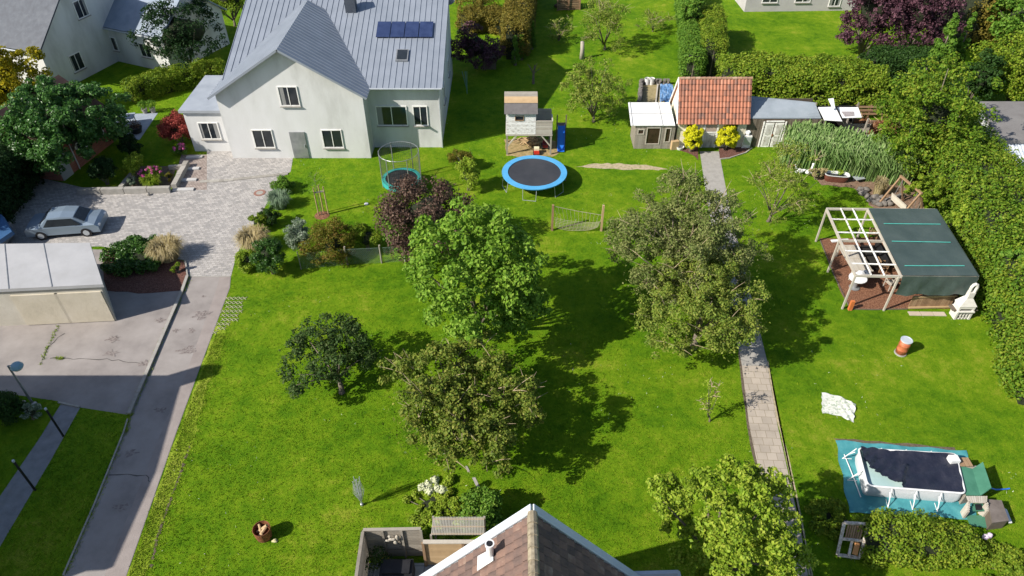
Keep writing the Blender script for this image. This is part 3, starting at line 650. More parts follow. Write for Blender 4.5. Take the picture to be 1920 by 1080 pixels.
# brick house under ivy
ba, bb = P(118, 340), P(214, 266); d = (bb - ba).normalized(); nn = Vector((d.y, -d.x, 0)); L = (bb - ba).length
bh = thing('brick_house', 'small red brick house half hidden by ivy at the left', 'house', (ba.x, ba.y, 0)); dp = 5.5; hz = 3.0
b4 = [ba, bb, bb - nn * dp, ba - nn * dp]
mb = MB().prism([(p.x, p.y) for p in b4], 0, hz); q1 = (b4[0] + b4[3]) / 2 + Vector((0, 0, hz + 2)); q2 = (b4[1] + b4[2]) / 2 + Vector((0, 0, hz + 2))
mb.build('wall', BRICK, bh)
up = Vector((0, 0, hz + .05)); rm = MB()
rm.slab([b4[0] + up + nn * .3 - d * .3 - Vector((0, 0, .2)), b4[1] + up + nn * .3 + d * .3 - Vector((0, 0, .2)), q2 + d * .3, q1 - d * .3], .1)
rm.slab([b4[3] + up - nn * .3 - d * .3 - Vector((0, 0, .2)), b4[2] + up - nn * .3 + d * .3 - Vector((0, 0, .2)), q2 + d * .3, q1 - d * .3], .1)
rm.build('roof', mat('brown_roof', [(.05, .03, .025), (.09, .05, .04), (.12, .07, .05)], 2), bh)
gb = MB()
for e, q in ((0, q1), (1, q2)):
    gb = MB()
    a_, b_ = (b4[0], b4[3]) if e == 0 else (b4[1], b4[2]); k = d * (.02 if e == 0 else -.02)
    gb.add([a_ + Vector((0, 0, hz)) + k, b_ + Vector((0, 0, hz)) + k, q + k - Vector((0, 0, .1))], [(0, 1, 2)]); gb.build('gable', BRICK, bh)
for t in (.46, .8): win(bh, ba + d * L * t + Vector((0, 0, 1.7)), 1.0, 1.2, nn, nx=2, ny=2)
dm = MB().box(ba + d * L * .1 + nn * .03 + Vector((0, 0, 1.05)), (1.0, .1, 2.1), math.atan2(d.y, d.x)).build('door', MET_L, bh)
MB().tube([ba + d * L * .3 + nn * .08 + Vector((0, 0, z)) for z in (0, 3)], .04, 6).build('drainpipe', MET_W, bh)
# carport garage, flat roof
gz_ = 2.7; gc = [P(-60, 458, gz_), P(168, 455, gz_), P(193, 533, gz_), P(-60, 545, gz_)]
gr = thing('garage', 'flat-roofed pale garage at the left edge of the yard', 'garage', (gc[2].x, gc[2].y, 0)); cen = sum(gc, Vector()) / 4
ins = [p + (cen - p) * .06 for p in gc]
MB().prism([(p.x, p.y) for p in ins], 0, 2.4).build('wall', mat('cream_render', [(.38, .35, .3), (.46, .43, .37), (.52, .49, .43)], 1), gr)
MB().slab(gc, .2).build('roof', mat('pale_roof_sheet', [(.3, .3, .3), (.36, .36, .37), (.42, .42, .43)], .5), gr)
sm = MB()
for t in (.3, .62): a_, b_ = gc[0].lerp(gc[1], t), gc[3].lerp(gc[2], t); sm.beam(a_ + Vector((0, 0, .012)), b_ + Vector((0, 0, .012)), .04, .02)
sm.build('roof_seam', MET_G, gr)
fa, fb = ins[3], ins[2]; fd = (fb - fa).normalized(); fn = Vector((fd.y, -fd.x, 0))
for t in (.45, .8): c = fa.lerp(fb, t) + fn * .03; c.z = 1.1; MB().box(c, (2.4, .08, 2.1), math.atan2(fd.y, fd.x)).build('garage_door', mat('beige_door', [(.4, .36, .28), (.5, .45, .36), (.55, .5, .42)], 1), gr)
# tall neighbour outside the left edge: throws the long shadow across the yard
nb = thing('neighbour_house', 'tall rendered house just left of the lower lawn', 'house', (-27.2, 10, 0))
pts = [(-26.25, 20.2), (-44, 20.2), (-44, -6), (-28.2, -6), (-28.2, 10.1), (-25.45, 10.3), (-25.45, 14.6)]
MB().prism(pts, 0, 7.4).build('wall', PLASTER, nb); MB().prism([(-26.05, 20.4), (-44.3, 20.4), (-44.3, -6.3), (-27.0, -6.3), (-27.0, 10.0), (-25.25, 10.1), (-25.25, 14.6)], 7.402, 7.65).build('roof', ROOF_SL, nb)
MB().box((-26.7, 19.9, 8.3), (1.0, .7, 1.8)).build('chimney', BRICK, nb)
for y in (11.4, 13.3): win(nb, (-25.45, y, 4.5), 1.0, 1.3, (1, 0, 0))
# buildings at the right edge
fr = thing('flat_roof_garage', 'low garage with dark felt roof beyond the right-hand hedge', 'garage', P(1850, 262)); z = 2.8
q = [P(1838, 190, z), P(2060, 190, z), P(2060, 263, z), P(1872, 263, z)]
MB().slab(q, .25).build('roof', mat('roof_felt', [(.13, .12, .115), (.18, .17, .165), (.23, .22, .21)], .6, .95), fr)
cq = sum(q, Vector()) / 4; MB().prism([((p + (cq - p) * .04).x, (p + (cq - p) * .04).y) for p in q], 0, 2.52).build('wall', PLWHITE, fr)
ca = thing('carport', 'carport with milky corrugated roof below the felt-roofed garage', 'carport', P(1900, 330)); z = 2.45
q = [P(1868, 266, z), P(2060, 266, z), P(2060, 330, z), P(1897, 330, z)]
mb = MB(); ex = q[1] - q[0]; n = 60
for i in range(n):
    for (a0, a1, b0, b1) in ((q[0], q[1], q[3], q[2]),):
        p0, p1 = a0.lerp(a1, i / n), a0.lerp(a1, (i + 1) / n); r0, r1 = b0.lerp(b1, i / n), b0.lerp(b1, (i + 1) / n)
        h0 = .035 * (i % 2); h1 = .035 * ((i + 1) % 2); mb.add([p0 + Vector((0, 0, h0)), p1 + Vector((0, 0, h1)), r1 + Vector((0, 0, h1)), r0 + Vector((0, 0, h0))], [(0, 1, 2, 3)])
mb.build('roof', mat('milky_sheet', [(.4, .46, .55), (.55, .6, .66), (.66, .68, .7)], 1.2, .5, contrast=3), ca)
for p in (q[3], q[2], q[0].lerp(q[3], .1)): MB().beam((p.x, p.y, 0), (p.x, p.y, 2.4), .1).build('post', WOOD_B, ca)

# ---------------------------------------------------------------- tiled shed
s0, s1 = P(1265, 276), P(1391, 276); yb = (s0.y + s1.y) / 2; x0, x1 = s0.x, s1.x
ze = hgt((1330, 276), 222); dep = 3.4
def ridge_z(y): return min((abs(pp(14, y, k / 50)[1] - 147), k / 50) for k in range(100, 400))[1]
yr = yb + 1.5; zr = ridge_z(yr)
sh = thing('tiled_shed', 'small plastered shed with orange clay tile roof at the end of the path', 'shed', (x0, yb, 0))
yk = 2 * yr - yb
mb = MB().add([(x0, yb, 0), (x1, yb, 0), (x1, yk, 0), (x0, yk, 0), (x0, yb, ze), (x1, yb, ze), (x1, yk, ze), (x0, yk, ze), (x0, yr, zr - .08), (x1, yr, zr - .08)],
              [(0, 1, 5, 4), (2, 3, 7, 6), (1, 2, 6, 9, 5), (3, 0, 4, 8, 7)])
mb.build('wall', PLASTER, sh)
mb = MB(); sl = (zr - ze) / (yr - yb); ov = .22
mb.slab([(x0 - .12, yb - ov, ze - sl * ov), (x1 + .12, yb - ov, ze - sl * ov), (x1 + .12, yr, zr), (x0 - .12, yr, zr)], .05)
mb.slab([(x0 - .12, yk + ov, ze - sl * ov), (x1 + .12, yk + ov, ze - sl * ov), (x1 + .12, yr, zr - .003), (x0 - .12, yr, zr - .003)], .05)
tiled(mb, (x0 - .12, yr, zr + .01), (x1 - x0 + .24, 0, 0), (0, -(yr - yb + ov), -sl * (yr - yb + ov)), 21, 8, .055, .06)
tiled(mb, (x0 - .12, yr, zr + .01), (x1 - x0 + .24, 0, 0), (0, (yr - yb + ov), -sl * (yr - yb + ov)), 21, 8, .055, .06)
rf = mb.build('roof', TILE_R, sh); mb = MB()
for i in range(14): a = x0 - .12 + (x1 - x0 + .24) * i / 14; b = a + (x1 - x0 + .24) / 14 * 1.03; mb.tube([(a, yr, zr + .0), (b, yr, zr + .01)], [.1, .12], 8)
mb.build('ridge_tile', mat('ridge_clay', [(.2, .12, .08), (.34, .2, .13), (.42, .3, .22)], 3, isl=.5), rf)
mb = MB()
for yy in (-1, 1): mb.beam((x0 - .16, yr, zr + .02), (x0 - .16, yr + yy * (yr - yb + ov), ze - sl * ov + .02), .05, .16)
mb.build('verge_board', W_OLD, sh)
dx = (P(1326, 276).x)
d_ = MB()
for i in range(6): d_.box((dx - .38 + i * .15, yb - .04, .62), (.145, .05, 1.2))
dd = d_.build('door', mat('flaking_door_paint', [(.1, .08, .06), (.3, .3, .29), (.5, .5, .49), (.58, .58, .57)], 3, isl=.35, stretch=(1, 1, .4), contrast=3), sh)
MB().box((dx, yb - .045, 1.72), (.8, .05, .72)).build('door_panel', mat('worn_panel', [(.25, .18, .14), (.38, .3, .25), (.45, .38, .33)], 5, stretch=(1, 1, 9)), dd)
fb_ = MB()
for k in (-1, 1): fb_.box((dx + k * .5, yb - .05, 1.1), (.12, .1, 2.2))
fb_.box((dx, yb - .05, 2.18), (.88, .1, .12)); fb_.box((dx, yb - .052, 1.28), (.88, .08, .08)); fb_.build('door_frame', W_WHITE, sh)
MB().box((dx + .33, yb - .1, 1.05), (.05, .05, .14)).build('handle', MET_G, dd)
for xx in (1289, 1366): win(sh, (P(xx, 276).x, yb, 1.65), .75, .8, (0, -1, 0), frame=PLASTER, sill=False, nx=1)
# white-roofed lean-to on the left
ax0, ax1 = P(1188, 276).x, x0 - .22; ay = yb - .02
an = thing('white_roofed_annex', 'wooden lean-to with bright white sheet roof left of the tiled shed', 'lean-to', (ax0, ay, 0))
za = 1.95; mb = MB()
wa = P(1183, 235, za + .05); wb = P(1178, 192, za + .5); we = P(1266, 235, za + .05); wf = P(1262, 187, za + .5)
fy = wa.y
mb.slab([wa, we, Vector((we.x, wb.y, za + .5)), wb], .06); mb.build('roof', mat('white_sheet', [(.68, .68, .68), (.74, .74, .74), (.77, .77, .77)], 1, .5, bk=.05), an)
mb = MB(); n_ = Vector((0, -.12, 1)).normalized()
for t in (.04, .72): mb.beam(wa.lerp(we, t) + n_ * .02, wb.lerp(Vector((we.x, wb.y, za + .5)), t) + n_ * .02, .05, .03)
mb.beam(wa.lerp(wb, .5) + n_ * .025, we.lerp(Vector((we.x, wb.y, za + .5)), .5) + n_ * .025, .03, .03); mb.build('roof_batten', mat('grey_batten', [(.3, .3, .3), (.36, .36, .36), (.4, .4, .4)], 3), an)
mb = MB(); fy = wa.y + .15; wdt = ax1 - ax0
def pan(a, b, z0, z1, y=fy, t=.06): mb.box((ax0 + (a + b) / 2 * wdt, y, (z0 + z1) / 2), ((b - a) * wdt, t, z1 - z0))
nbd = 22
for i in range(nbd):
    a = i / nbd; b = (i + .95) / nbd; m_ = (a + b) / 2
    if .28 < m_ < .62: pan(a, b, 0, .38); pan(a, b, 1.75, 1.9)
    elif .76 < m_ < .89: pan(a, b, 0, .55); pan(a, b, 1.72, 1.9)
    elif .05 < m_ < .2: pan(a, b, 0, 1.2); pan(a, b, 1.62, 1.9)
    else: pan(a, b, 0, 1.9)
mb.box((ax0, (fy + yb + 1.8) / 2, .95), (.06, yb + 1.8 - fy, 1.9)); mb.box(((ax0 + ax1) / 2, yb + 1.85, 1.1), (wdt, .06, 2.2))
mb.build('wall', WOOD_G, an)
for (a, b, z0, z1) in ((.28, .62, .4, 1.74), (.76, .89, .57, 1.7), (.05, .2, 1.22, 1.6)):
    f_ = MB(); cx = ax0 + (a + b) / 2 * wdt; w_ = (b - a) * wdt; cz = (z0 + z1) / 2
    for k in (-1, 1): f_.box((cx + k * w_ / 2, fy - .04, cz), (.06, .05, z1 - z0 + .06)); f_.box((cx, fy - .041, cz + k * (z1 - z0) / 2), (w_ - .06, .05, .06))
    f_ = f_.build('window', WOOD_P, an); MB().box((cx, fy, cz), (w_ - .04, .02, z1 - z0 - .04)).build('pane', mat('dark_warm_glass', [(.015, .012, .01), (.04, .025, .018), (.07, .04, .03)], 2, .15), f_)
# dark plank shed with double door on the right
bx0, bx1 = x1 + .06, P(1528, 276).x; by = yb + .1
ps = thing('plank_shed', 'dark plank shed with blue-grey roof and white double door', 'shed', (bx0, by, 0)); mb = MB(); zb_ = 2.25
n = 34
for i in range(n): a = bx0 + (bx1 - bx0) * i / n; mb.box((a + .06, by + random.uniform(-.01, .01), zb_ / 2), ((bx1 - bx0) / n * .95, .05, zb_))
mb.box((bx1 - .03, by + 1.3, zb_ / 2), (.06, 2.5, zb_)); mb.box(((bx0 + bx1) / 2, by + 2.6, zb_ / 2 + .2), (bx1 - bx0, .06, zb_ + .4)); mb.build('wall', WOOD_D, ps)
rl, rr_ = P(1397, 222, 2.32), P(1540, 222, 2.32); zt = 3.0; bl, br = P(1397, 179, zt), P(1528, 192, zt)
mb = MB(); mb.slab([rl, rr_, br, bl], .07)
for i in range(12): t = (i + .5) / 12; mb.beam(rl.lerp(bl, t) + Vector((0, -.02, .012)), rr_.lerp(br, t) + Vector((0, -.02, .012)), .02, .014)
mb.build('roof', mat('blue_grey_sheet', [(.19, .22, .25), (.25, .285, .32), (.3, .33, .37)], .8, .6, bk=.1), ps)
DW = W_OLD
for k in (0, 1):
    c = P(1432 if k == 0 else 1450, 274).x; w_ = .62; f_ = MB()
    f_.box((c, by - .06, 1.0), (w_, .05, 1.98)); D = f_.build('door', DW, ps); f_ = MB()
    for z0, z1 in ((.15, .9), (1.05, 1.85)): f_.box((c, by - .089, (z0 + z1) / 2), (w_ - .22, .015, z1 - z0))
    f_.build('door_panel', mat('door_panel_paint', [(.3, .27, .23), (.48, .46, .43), (.56, .55, .53)], 5, contrast=3), D)
MB().box((P(1441, 274).x, by - .1, 1.0), (.12, .05, .16)).build('lock', RUST, ps)
mb = MB()
for k in (1421, 1461): mb.box((P(k, 274).x, by - .05, 1.05), (.09, .08, 2.1))
mb.box((P(1441, 274).x, by - .052, 2.12), (1.3, .08, .08)); mb.build('door_frame', W_OLD, ps)
# open shelter with white sheets at the right end
os_ = thing('open_shelter', 'open wood store with loose white roof sheets right of the plank shed', 'shelter', (P(1545, 276).x, by, 0))
mb = MB().slab([P(1546, 225, 2.45), P(1579, 227, 2.45), P(1566, 200, 2.8), P(1534, 201, 2.8)], .04); mb.build('roof_sheet', mat('white_sheet', []), os_)
MB().slab([P(1580, 221, 2.3), P(1616, 220, 2.3), P(1609, 201, 2.5), P(1570, 201, 2.5)], .04).build('roof_sheet', mat('white_sheet', []), os_)
MB().slab([P(1584, 218, 2.36), P(1602, 217, 2.36), P(1601, 209, 2.45), P(1578, 209, 2.45)], .03).build('board', mat('mottled_board', [(.15, .12, .11), (.3, .27, .27), (.4, .36, .36)], 12), os_)
MB().slab([P(1556, 192, 3.0), P(1562, 204, 2.9), P(1566, 203, 2.9), P(1563, 184, 3.1), P(1553, 185, 3.1)], .03).build('loose_sheet', mat('white_sheet', []), os_)
mb = MB()
for px in (1532, 1575, 1612): q = P(px, 276); mb.beam((q.x, by + .1, 0), (q.x, by + .1, 2.25), .1)
for px in (1532, 1612): q = P(px, 276); mb.beam((q.x, by + 2.2, 0), (q.x, by + 2.2, 2.5), .1)
mb.build('post', WOOD_G, os_)
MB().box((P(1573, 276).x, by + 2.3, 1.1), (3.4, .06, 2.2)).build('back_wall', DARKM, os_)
MB().beam(P(1579, 227, 2.4), P(1600, 262, .3), .05).build('leaning_pole', WOOD_P, os_)
gs = thing('grey_board_screen', 'grey board screen standing right of the open wood store', 'screen', P(1600, 262)); mb = MB()
for i in range(7): z = .2 + i * .19; a, b = P(1572, 264), P(1622, 264); mb.beam((a.x, a.y, z), (b.x, b.y, z), .03, .17)
mb.build('slat', WOOD_P, gs)
mb = MB(); a, b = P(1605, 232), P(1690, 232); zz = 1.0
for z in (.45, .75, 1.05): mb.beam((a.x, a.y + .8, z), (b.x + .5, a.y + .8, z), .05, .16)
for t in (0, .33, .66, 1): q = a.lerp(b, t); mb.beam((q.x, q.y + .86, 0), (q.x, q.y + .86, 1.2), .09)
single('board_fence', 'weathered board rail fence behind the brushwood heap', 'fence', mb, WOOD_B, (a.x, a.y + .8, 0))
#--PART3--
# ================================================================== GARDEN OBJECTS
# playhouse on stilts
z1 = 1.35
def onp(px, py, y):
    """world point where the ray through the pixel meets the upright plane at depth y"""
    u = (px - 960) / F; v = (py - 540) / F; t = y / (C_ - v * S_); return Vector((t * u, y, H - t * (S_ + v * C_)))
y0 = P(1035, 290).y; fl = onp(950, 254, y0); zf = fl.z
xl, xm, xr = onp(949, 254, y0).x, onp(1004, 254, y0).x, onp(1035, 254, y0).x
zw = onp(950, 211, y0).z; dpt = 2.0
ph = thing('playhouse', 'white plank playhouse on stilts with little balcony', 'playhouse', (xl, y0, 0))
mb = MB()
for x in (xl + .06, xr - .06):
    for y in (y0 + .05, y0 + dpt - .05): mb.box((x, y, zf / 2), (.11, .11, zf))
mb.build('leg', WOOD_G, ph)
mb = MB(); mb.beam((xl + .1, y0 + .04, zf * .45), (xl + .75, y0 + .04, zf - .05), .09); mb.beam((xr - .1, y0 + .04, zf * .45), (xr - .75, y0 + .04, zf - .05), .09); mb.build('brace', WOOD_P, ph)
mb = MB().box(((xl + xr) / 2, y0 + dpt / 2, zf + .03), (xr - xl + .06, dpt + .06, .1)); mb.build('floor', WOOD_P, ph)
mb = MB(); nb = 11
wx, wz = onp(974, 221, y0), zw - .42
wx = wx.x
for i in range(nb):
    za, zb2 = zf + .1 + (zw - zf - .1) * i / nb, zf + .1 + (zw - zf - .1) * (i + .94) / nb; zc = (za + zb2) / 2
    if abs(zc - wz) < .17:
        mb.box(((xl + wx - .3) / 2, y0, zc), (wx - .3 - xl, .05, zb2 - za)); mb.box(((xm + wx + .3) / 2, y0, zc), (xm - wx - .3, .05, zb2 - za))
    else: mb.box(((xl + xm) / 2, y0, zc), (xm - xl, .05, zb2 - za))
    for x in (xl + .03, xm - .03): mb.box((x, y0 + dpt / 2, zc), (.05, dpt - .06, zb2 - za))
    mb.box(((xl + xm) / 2, y0 + dpt, zc), (xm - xl, .05, zb2 - za))
mb.build('wall', W_OLD, ph)
f_ = MB(); 
for k in (-1, 1): f_.box((wx + k * .3, y0 - .04, wz), (.05, .05, .4)); f_.box((wx, y0 - .041, wz + k * .18), (.56, .05, .05))
f_ = f_.build('window', WOOD_B, ph); MB().box((wx, y0 + .02, wz), (.58, .02, .36)).build('pane', GLASS, f_)
# bent roof of old boards
rz0 = zw; pr = [(y0 - .22, zw - .02), (y0 + .3, zw + .6), (y0 + .8, zw + .85), (y0 + 1.45, zw + .92), (y0 + dpt + .2, zw + .05)]
mats_ = [mat('felt_grey', [(.09, .085, .085), (.13, .12, .12), (.16, .15, .15)], 3, .9), WOOD_T, WOOD_G, WOOD_G]
for i in range(4):
    a, b = pr[i], pr[i + 1]; m_ = MB(); K = 1 if i == 0 else 4
    for k in range(K):
        t0, t1 = k / K, (k + .96) / K
        p0 = (a[0] + (b[0] - a[0]) * t0, a[1] + (b[1] - a[1]) * t0); p1 = (a[0] + (b[0] - a[0]) * t1, a[1] + (b[1] - a[1]) * t1)
        m_.slab([(xl - .12, *p0), (xm + .12, *p0), (xm + .12, *p1), (xl - .12, *p1)], .04)
    m_.build('roof', mats_[i], ph)
for x in (xl + .03, xm - .03): gbm = MB(); gbm.add([(x, y0, zw), (x, pr[1][0], pr[1][1] - .05), (x, pr[2][0], pr[2][1] - .05), (x, pr[3][0], pr[3][1] - .05), (x, y0 + dpt, zw)], [(0, 1, 2, 3, 4)]); gbm.build('gable', W_OLD, ph)
zr_ = onp(1020, 228, y0).z; mb = MB()
for i in range(6): z = zf + .12 + (zr_ - zf - .1) * (i + .5) / 6; mb.box(((xm + xr) / 2, y0, z), (xr - xm, .04, (zr_ - zf) / 6 * .8)); mb.box(((xm + xr) / 2, y0 + dpt, z), (xr - xm, .04, (zr_ - zf) / 6 * .8))
for i in range(9): mb.box((xr, y0 + .12 + i * .2, (zf + zr_) / 2), (.04, .12, zr_ - zf)) if i not in (5, 6, 7) else None
mb.box(((xm + xr) / 2, y0, zr_ + .03), (xr - xm + .06, .09, .06)); mb.box((xr, y0 + .55, zr_ + .03), (.09, 1.0, .06)); mb.build('railing', WOOD_P, ph)
# slide
sx = onp(1050, 232, y0 + .9).x + .12; sl_ = thing('slide', 'blue plastic slide leaning beside the playhouse', 'slide', (sx, y0 - .2, 0))
a, b = Vector((sx, y0 + 1.0, zf + .25)), Vector((sx, y0 - .7, .12)); b = P(1051, 281, .1); b.x = sx
mb = MB(); mb.beam(a, b, .5, .03)
for k in (-1, 1): mb.beam(a + Vector((k * .25, 0, .07)), b + Vector((k * .25, 0, .07)), .035, .17)
mb.box((b.x, b.y - .12, .09), (.52, .26, .03)); mb.build('chute', mat('blue_plastic', [(.015, .12, .55), (.02, .16, .68), (.03, .2, .75)], 1, .4), sl_)
mb = MB()
for k in (-1, 1): mb.box((sx + k * .33, y0 + 1.05, (zf + 1.1) / 2), (.08, .08, zf + 1.1))
mb.box((sx, y0 + 1.3, zf + .2), (.7, .55, .05)); mb.build('platform', WOOD_D, sl_)
# clutter under the playhouse
mb = MB()
for i in range(46):
    q = P(random.gauss(997, 9), random.gauss(268, 5)); mb.beam((q.x, q.y, random.uniform(.05, .3)), (q.x + random.uniform(-.4, .4), q.y + random.uniform(-.3, .3), random.uniform(.05, .3)), random.uniform(.06, .1))
single('firewood_heap', 'heap of split firewood under the playhouse', 'firewood', mb, WOOD_T, P(997, 268))
tt = thing('toy_truck', 'red and white ride-on toy below the playhouse floor', 'toy', P(1006, 288)); q = P(1006, 288)
MB().box(q + Vector((0, 0, .17)), (.4, .55, .16)).box(q + Vector((0, -.2, .28)), (.36, .12, .1)).build('body', mat('red_plastic', [(.4, .02, .01), (.5, .03, .02), (.55, .05, .03)], 2, .4), tt)
MB().box(q + Vector((0, .1, .36)), (.38, .32, .2)).build('cab', mat('cream_plastic', [(.6, .55, .35), (.66, .62, .42), (.68, .65, .5)], 2, .4), tt)
for k in (-1, 1):
    for j in (-1, 1): w0 = q + Vector((k * .19, j * .18, .1)); MB().tube([w0, w0 + Vector((k * .07, 0, 0))], .1, 12).build('wheel', BLACK, tt)
tt = thing('pushalong_tractor', 'dark red toy tractor in the shade below the balcony', 'toy', P(1022, 277)); q = P(1022, 277)
MB().box(q + Vector((0, 0, .3)), (.4, .6, .22)).box(q + Vector((0, .18, .46)), (.34, .1, .2)).build('body', mat('dark_red_plastic', [(.12, .01, .015), (.18, .015, .02), (.22, .02, .03)], 2, .4), tt)
for k in (-1, 1):
    for j in (-1, 1): w0 = q + Vector((k * .2, j * .22, .15)); MB().tube([w0, w0 + Vector((k * .08, 0, 0))], .15, 12).build('wheel', BLACK, tt)
# round trampoline
tz = .92; tc = P(1002, 323, tz); tr = (P(1063, 323, tz).x - P(941, 323, tz).x) / 2
tp = thing('trampoline', 'open round trampoline with bright blue edge pad on the lawn', 'trampoline', (tc.x, tc.y, 0))
MB().lathe((tc.x, tc.y, 0), [(tr, tz - .02), (tr, tz + .04), (tr * .815, tz + .045), (tr * .815, tz - .01)], 56).build('edge_pad', mat('blue_pad', [(.06, .27, .52), (.08, .33, .6), (.1, .38, .66)], 1.5, .5), tp)
MB().lathe((tc.x, tc.y, 0), [(tr * .82, tz - .012), (tr * .82, tz), (0, tz)], 56).build('jumping_mat', mat('mat_fabric', [(.02, .022, .03), (.035, .038, .046), (.05, .05, .058)], .8, .7), tp)
for i in range(6):
    a = R(20 + 60 * i); mb = MB(); p0, p1 = [Vector((tc.x + tr * .95 * math.cos(a + s), tc.y + tr * .95 * math.sin(a + s), tz - .03)) for s in (-.22, .22)]
    q0, q1 = [Vector((tc.x + tr * 1.0 * math.cos(a + s), tc.y + tr * 1.0 * math.sin(a + s), .02)) for s in (-.2, .2)]
    mb.tube([p0, q0, q1, p1], .022, 6); mb.build('leg', MET_L, tp)
# football goal with sagging net
ga, gb_ = P(1035, 432), P(1127, 433); gh = hgt((1035, 432), 384)
gl = thing('goal', 'small wooden goal with sagging net behind the trampoline lawn', 'goal', ga)
for q in (ga, gb_): MB().beam(q, q + Vector((0, 0, gh)), .13, .13).build('post', WOOD_B if q is ga else WOOD_T, gl)
mb = MB(); T0, T1 = ga + Vector((.05, 0, gh - .1)), gb_ + Vector((0, 0, gh * .62)); M1 = ga.lerp(gb_, .55) + Vector((.1, -.15, .25))
mb.tube([T0, T0.lerp(T1, .5) - Vector((0, 0, .04)), T1], .018, 5)
for i in range(13):
    t = i / 12; p = T0.lerp(T1, t); lowp = ga.lerp(gb_, .06 + .86 * t) + Vector((0, -.12, .1 + .3 * (2 * abs(t - .5)) ** 3)); mb.tube([p, p.lerp(lowp, .5) + Vector((.18 * (1 - t), 0, -.05)), lowp], .008, 4)
for j in range(7):
    s = .55 + j * .075; mb.tube([T0.lerp(T1, i / 10) .lerp(ga.lerp(gb_, .06 + .86 * i / 10) + Vector((0, -.12, .1 + .3 * (2 * abs(i / 10 - .5)) ** 3)), s) for i in range(11)], .014, 4)
mb.build('net', mat('net_cord', [(.22, .2, .14), (.34, .3, .22), (.42, .38, .3)], 4), gl)
# enclosed trampoline partly hidden by the bronze shrub
et = P(755, 352); r_ = 1.35
en = thing('net_trampoline', 'tall trampoline with safety net and turquoise pad behind the bronze shrub', 'trampoline', et)
MB().lathe(et, [(r_, .5), (r_, .8), (r_ * .82, .82), (r_ * .82, .76)], 40).build('edge_pad', mat('turquoise_pad', [(.02, .22, .2), (.03, .3, .27), (.05, .36, .33)], 2, .5), en)
MB().lathe(et, [(r_ * .82, .75), (r_ * .82, .765), (0, .765)], 32).build('jumping_mat', BLACK, en)
mb = MB()
for i in range(6): a = R(60 * i); c = et + Vector((r_ * math.cos(a), r_ * math.sin(a), 0)); mb.tube([c, c + Vector((0, 0, 2.9))], .035, 6)
mb.tube([et + Vector((r_ * math.cos(R(k * 15)), r_ * math.sin(R(k * 15)), 2.85)) for k in range(25)], .02, 5); mb.build('pole', MET_G, en)
mb = MB()
for i in range(60): a = R(6 * i); c = et + Vector((r_ * .97 * math.cos(a), r_ * .97 * math.sin(a), .8)); mb.tube([c, c + Vector((0, 0, 2.05))], .006, 3, False)
for j in range(14): mb.tube([et + Vector((r_ * .97 * math.cos(R(k * 15)), r_ * .97 * math.sin(R(k * 15)), .85 + j * .15)) for k in range(25)], .006, 3, False)
mb.build('net', mat('dark_net', [(.03, .04, .03), (.05, .06, .05), (.07, .08, .07)], 3), en)
# ---------------------------------------------------------------- pergola
hp = hgt((1592, 579), 517); b1 = P(1592, 579)
c_ff, c_nf = P(1550, 393, hp), P(1604, 517, hp)            # left far, left near
c_fr, c_nr = P(1754, 395, hp), P(1833, 521, hp)
t_f, t_n = P(1627, 394, hp), P(1690, 520, hp)
pg = thing('pergola', 'timber pergola frame with its right half under a dark green tarpaulin', 'pergola', b1)
for a in (c_ff, c_ff.lerp(c_nf, .48), c_nf, P(1685, 520, hp), c_nr, c_fr, t_f): MB().beam((a.x, a.y, 0), (a.x, a.y, hp), .09, .09).build('post', WOOD_P, pg)
mb = MB(); up = Vector((0, 0, .05))
mb.beam(c_ff, c_nf, .1, .14); mb.beam(c_fr, c_nr, .1, .14); mb.beam(c_ff - Vector((0, -.08, 0)), c_fr - Vector((0, -.08, 0)), .08, .13); mb.beam(c_nf, c_nr, .08, .14); mb.beam(c_ff.lerp(c_nf, .5), c_fr.lerp(c_nr, .5), .08, .139)
mb.beam(t_f, t_n, .08, .135); mb.build('beam', WOOD_P, pg); mb = MB()
for t in (.17, .38, .66, .84): a = c_ff.lerp(c_nf, t) + up; b = t_f.lerp(t_n, t) + up; mb.beam(a, b, .07, .05)
for s in (.33, .62): a = c_ff.lerp(t_f, s) + up * 2; b = c_nf.lerp(t_n, s) + up * 2; mb.beam(a, b, .07, .05)
mb.build('rafter', W_OLD, pg)
TARP = mat('green_tarp', [(.036, .055, .05), (.054, .076, .07), (.075, .097, .09)], .7, .42, bs=2.2, bk=.35, bd=.06)
mb = MB(); N = 14
def wav(i, j): return .03 * math.sin(i * .9 + j * .7) + .02 * math.sin(i * 1.9 - j)
V = []; 
for j in range(N + 1):
    for i in range(N + 1): p = t_f.lerp(c_fr, i / N).lerp(t_n.lerp(c_nr, i / N), j / N); V.append(p + Vector((0, 0, .14 + wav(i, j) * (.6 if 0 < j < N else .2))))
F4 = [(j * (N + 1) + i, j * (N + 1) + i + 1, (j + 1) * (N + 1) + i + 1, (j + 1) * (N + 1) + i) for j in range(N) for i in range(N)]
mb.add(V, F4); V2 = []
for j in range(6):
    for i in range(N + 1): p = t_n.lerp(c_nr, i / N); z = hp + .14 - j / 5 * (1.25 + .06 * math.sin(i)) ; V2.append(Vector((p.x, p.y - .06 - .03 * math.sin(i * 1.7 + j * .8) * min(j, 2) - .02 * j, z + (wav(i, N) * .2 if j == 0 else 0))))
mb.add(V2, [(j * (N + 1) + i, j * (N + 1) + i + 1, (j + 1) * (N + 1) + i + 1, (j + 1) * (N + 1) + i) for j in range(5) for i in range(N)])
V3 = []
for j in range(4):
    for i in range(N + 1): p = c_fr.lerp(c_nr, i / N); V3.append(Vector((p.x + .04 + .03 * math.sin(i * 1.3) * j, p.y, hp + .14 - j * .3)))
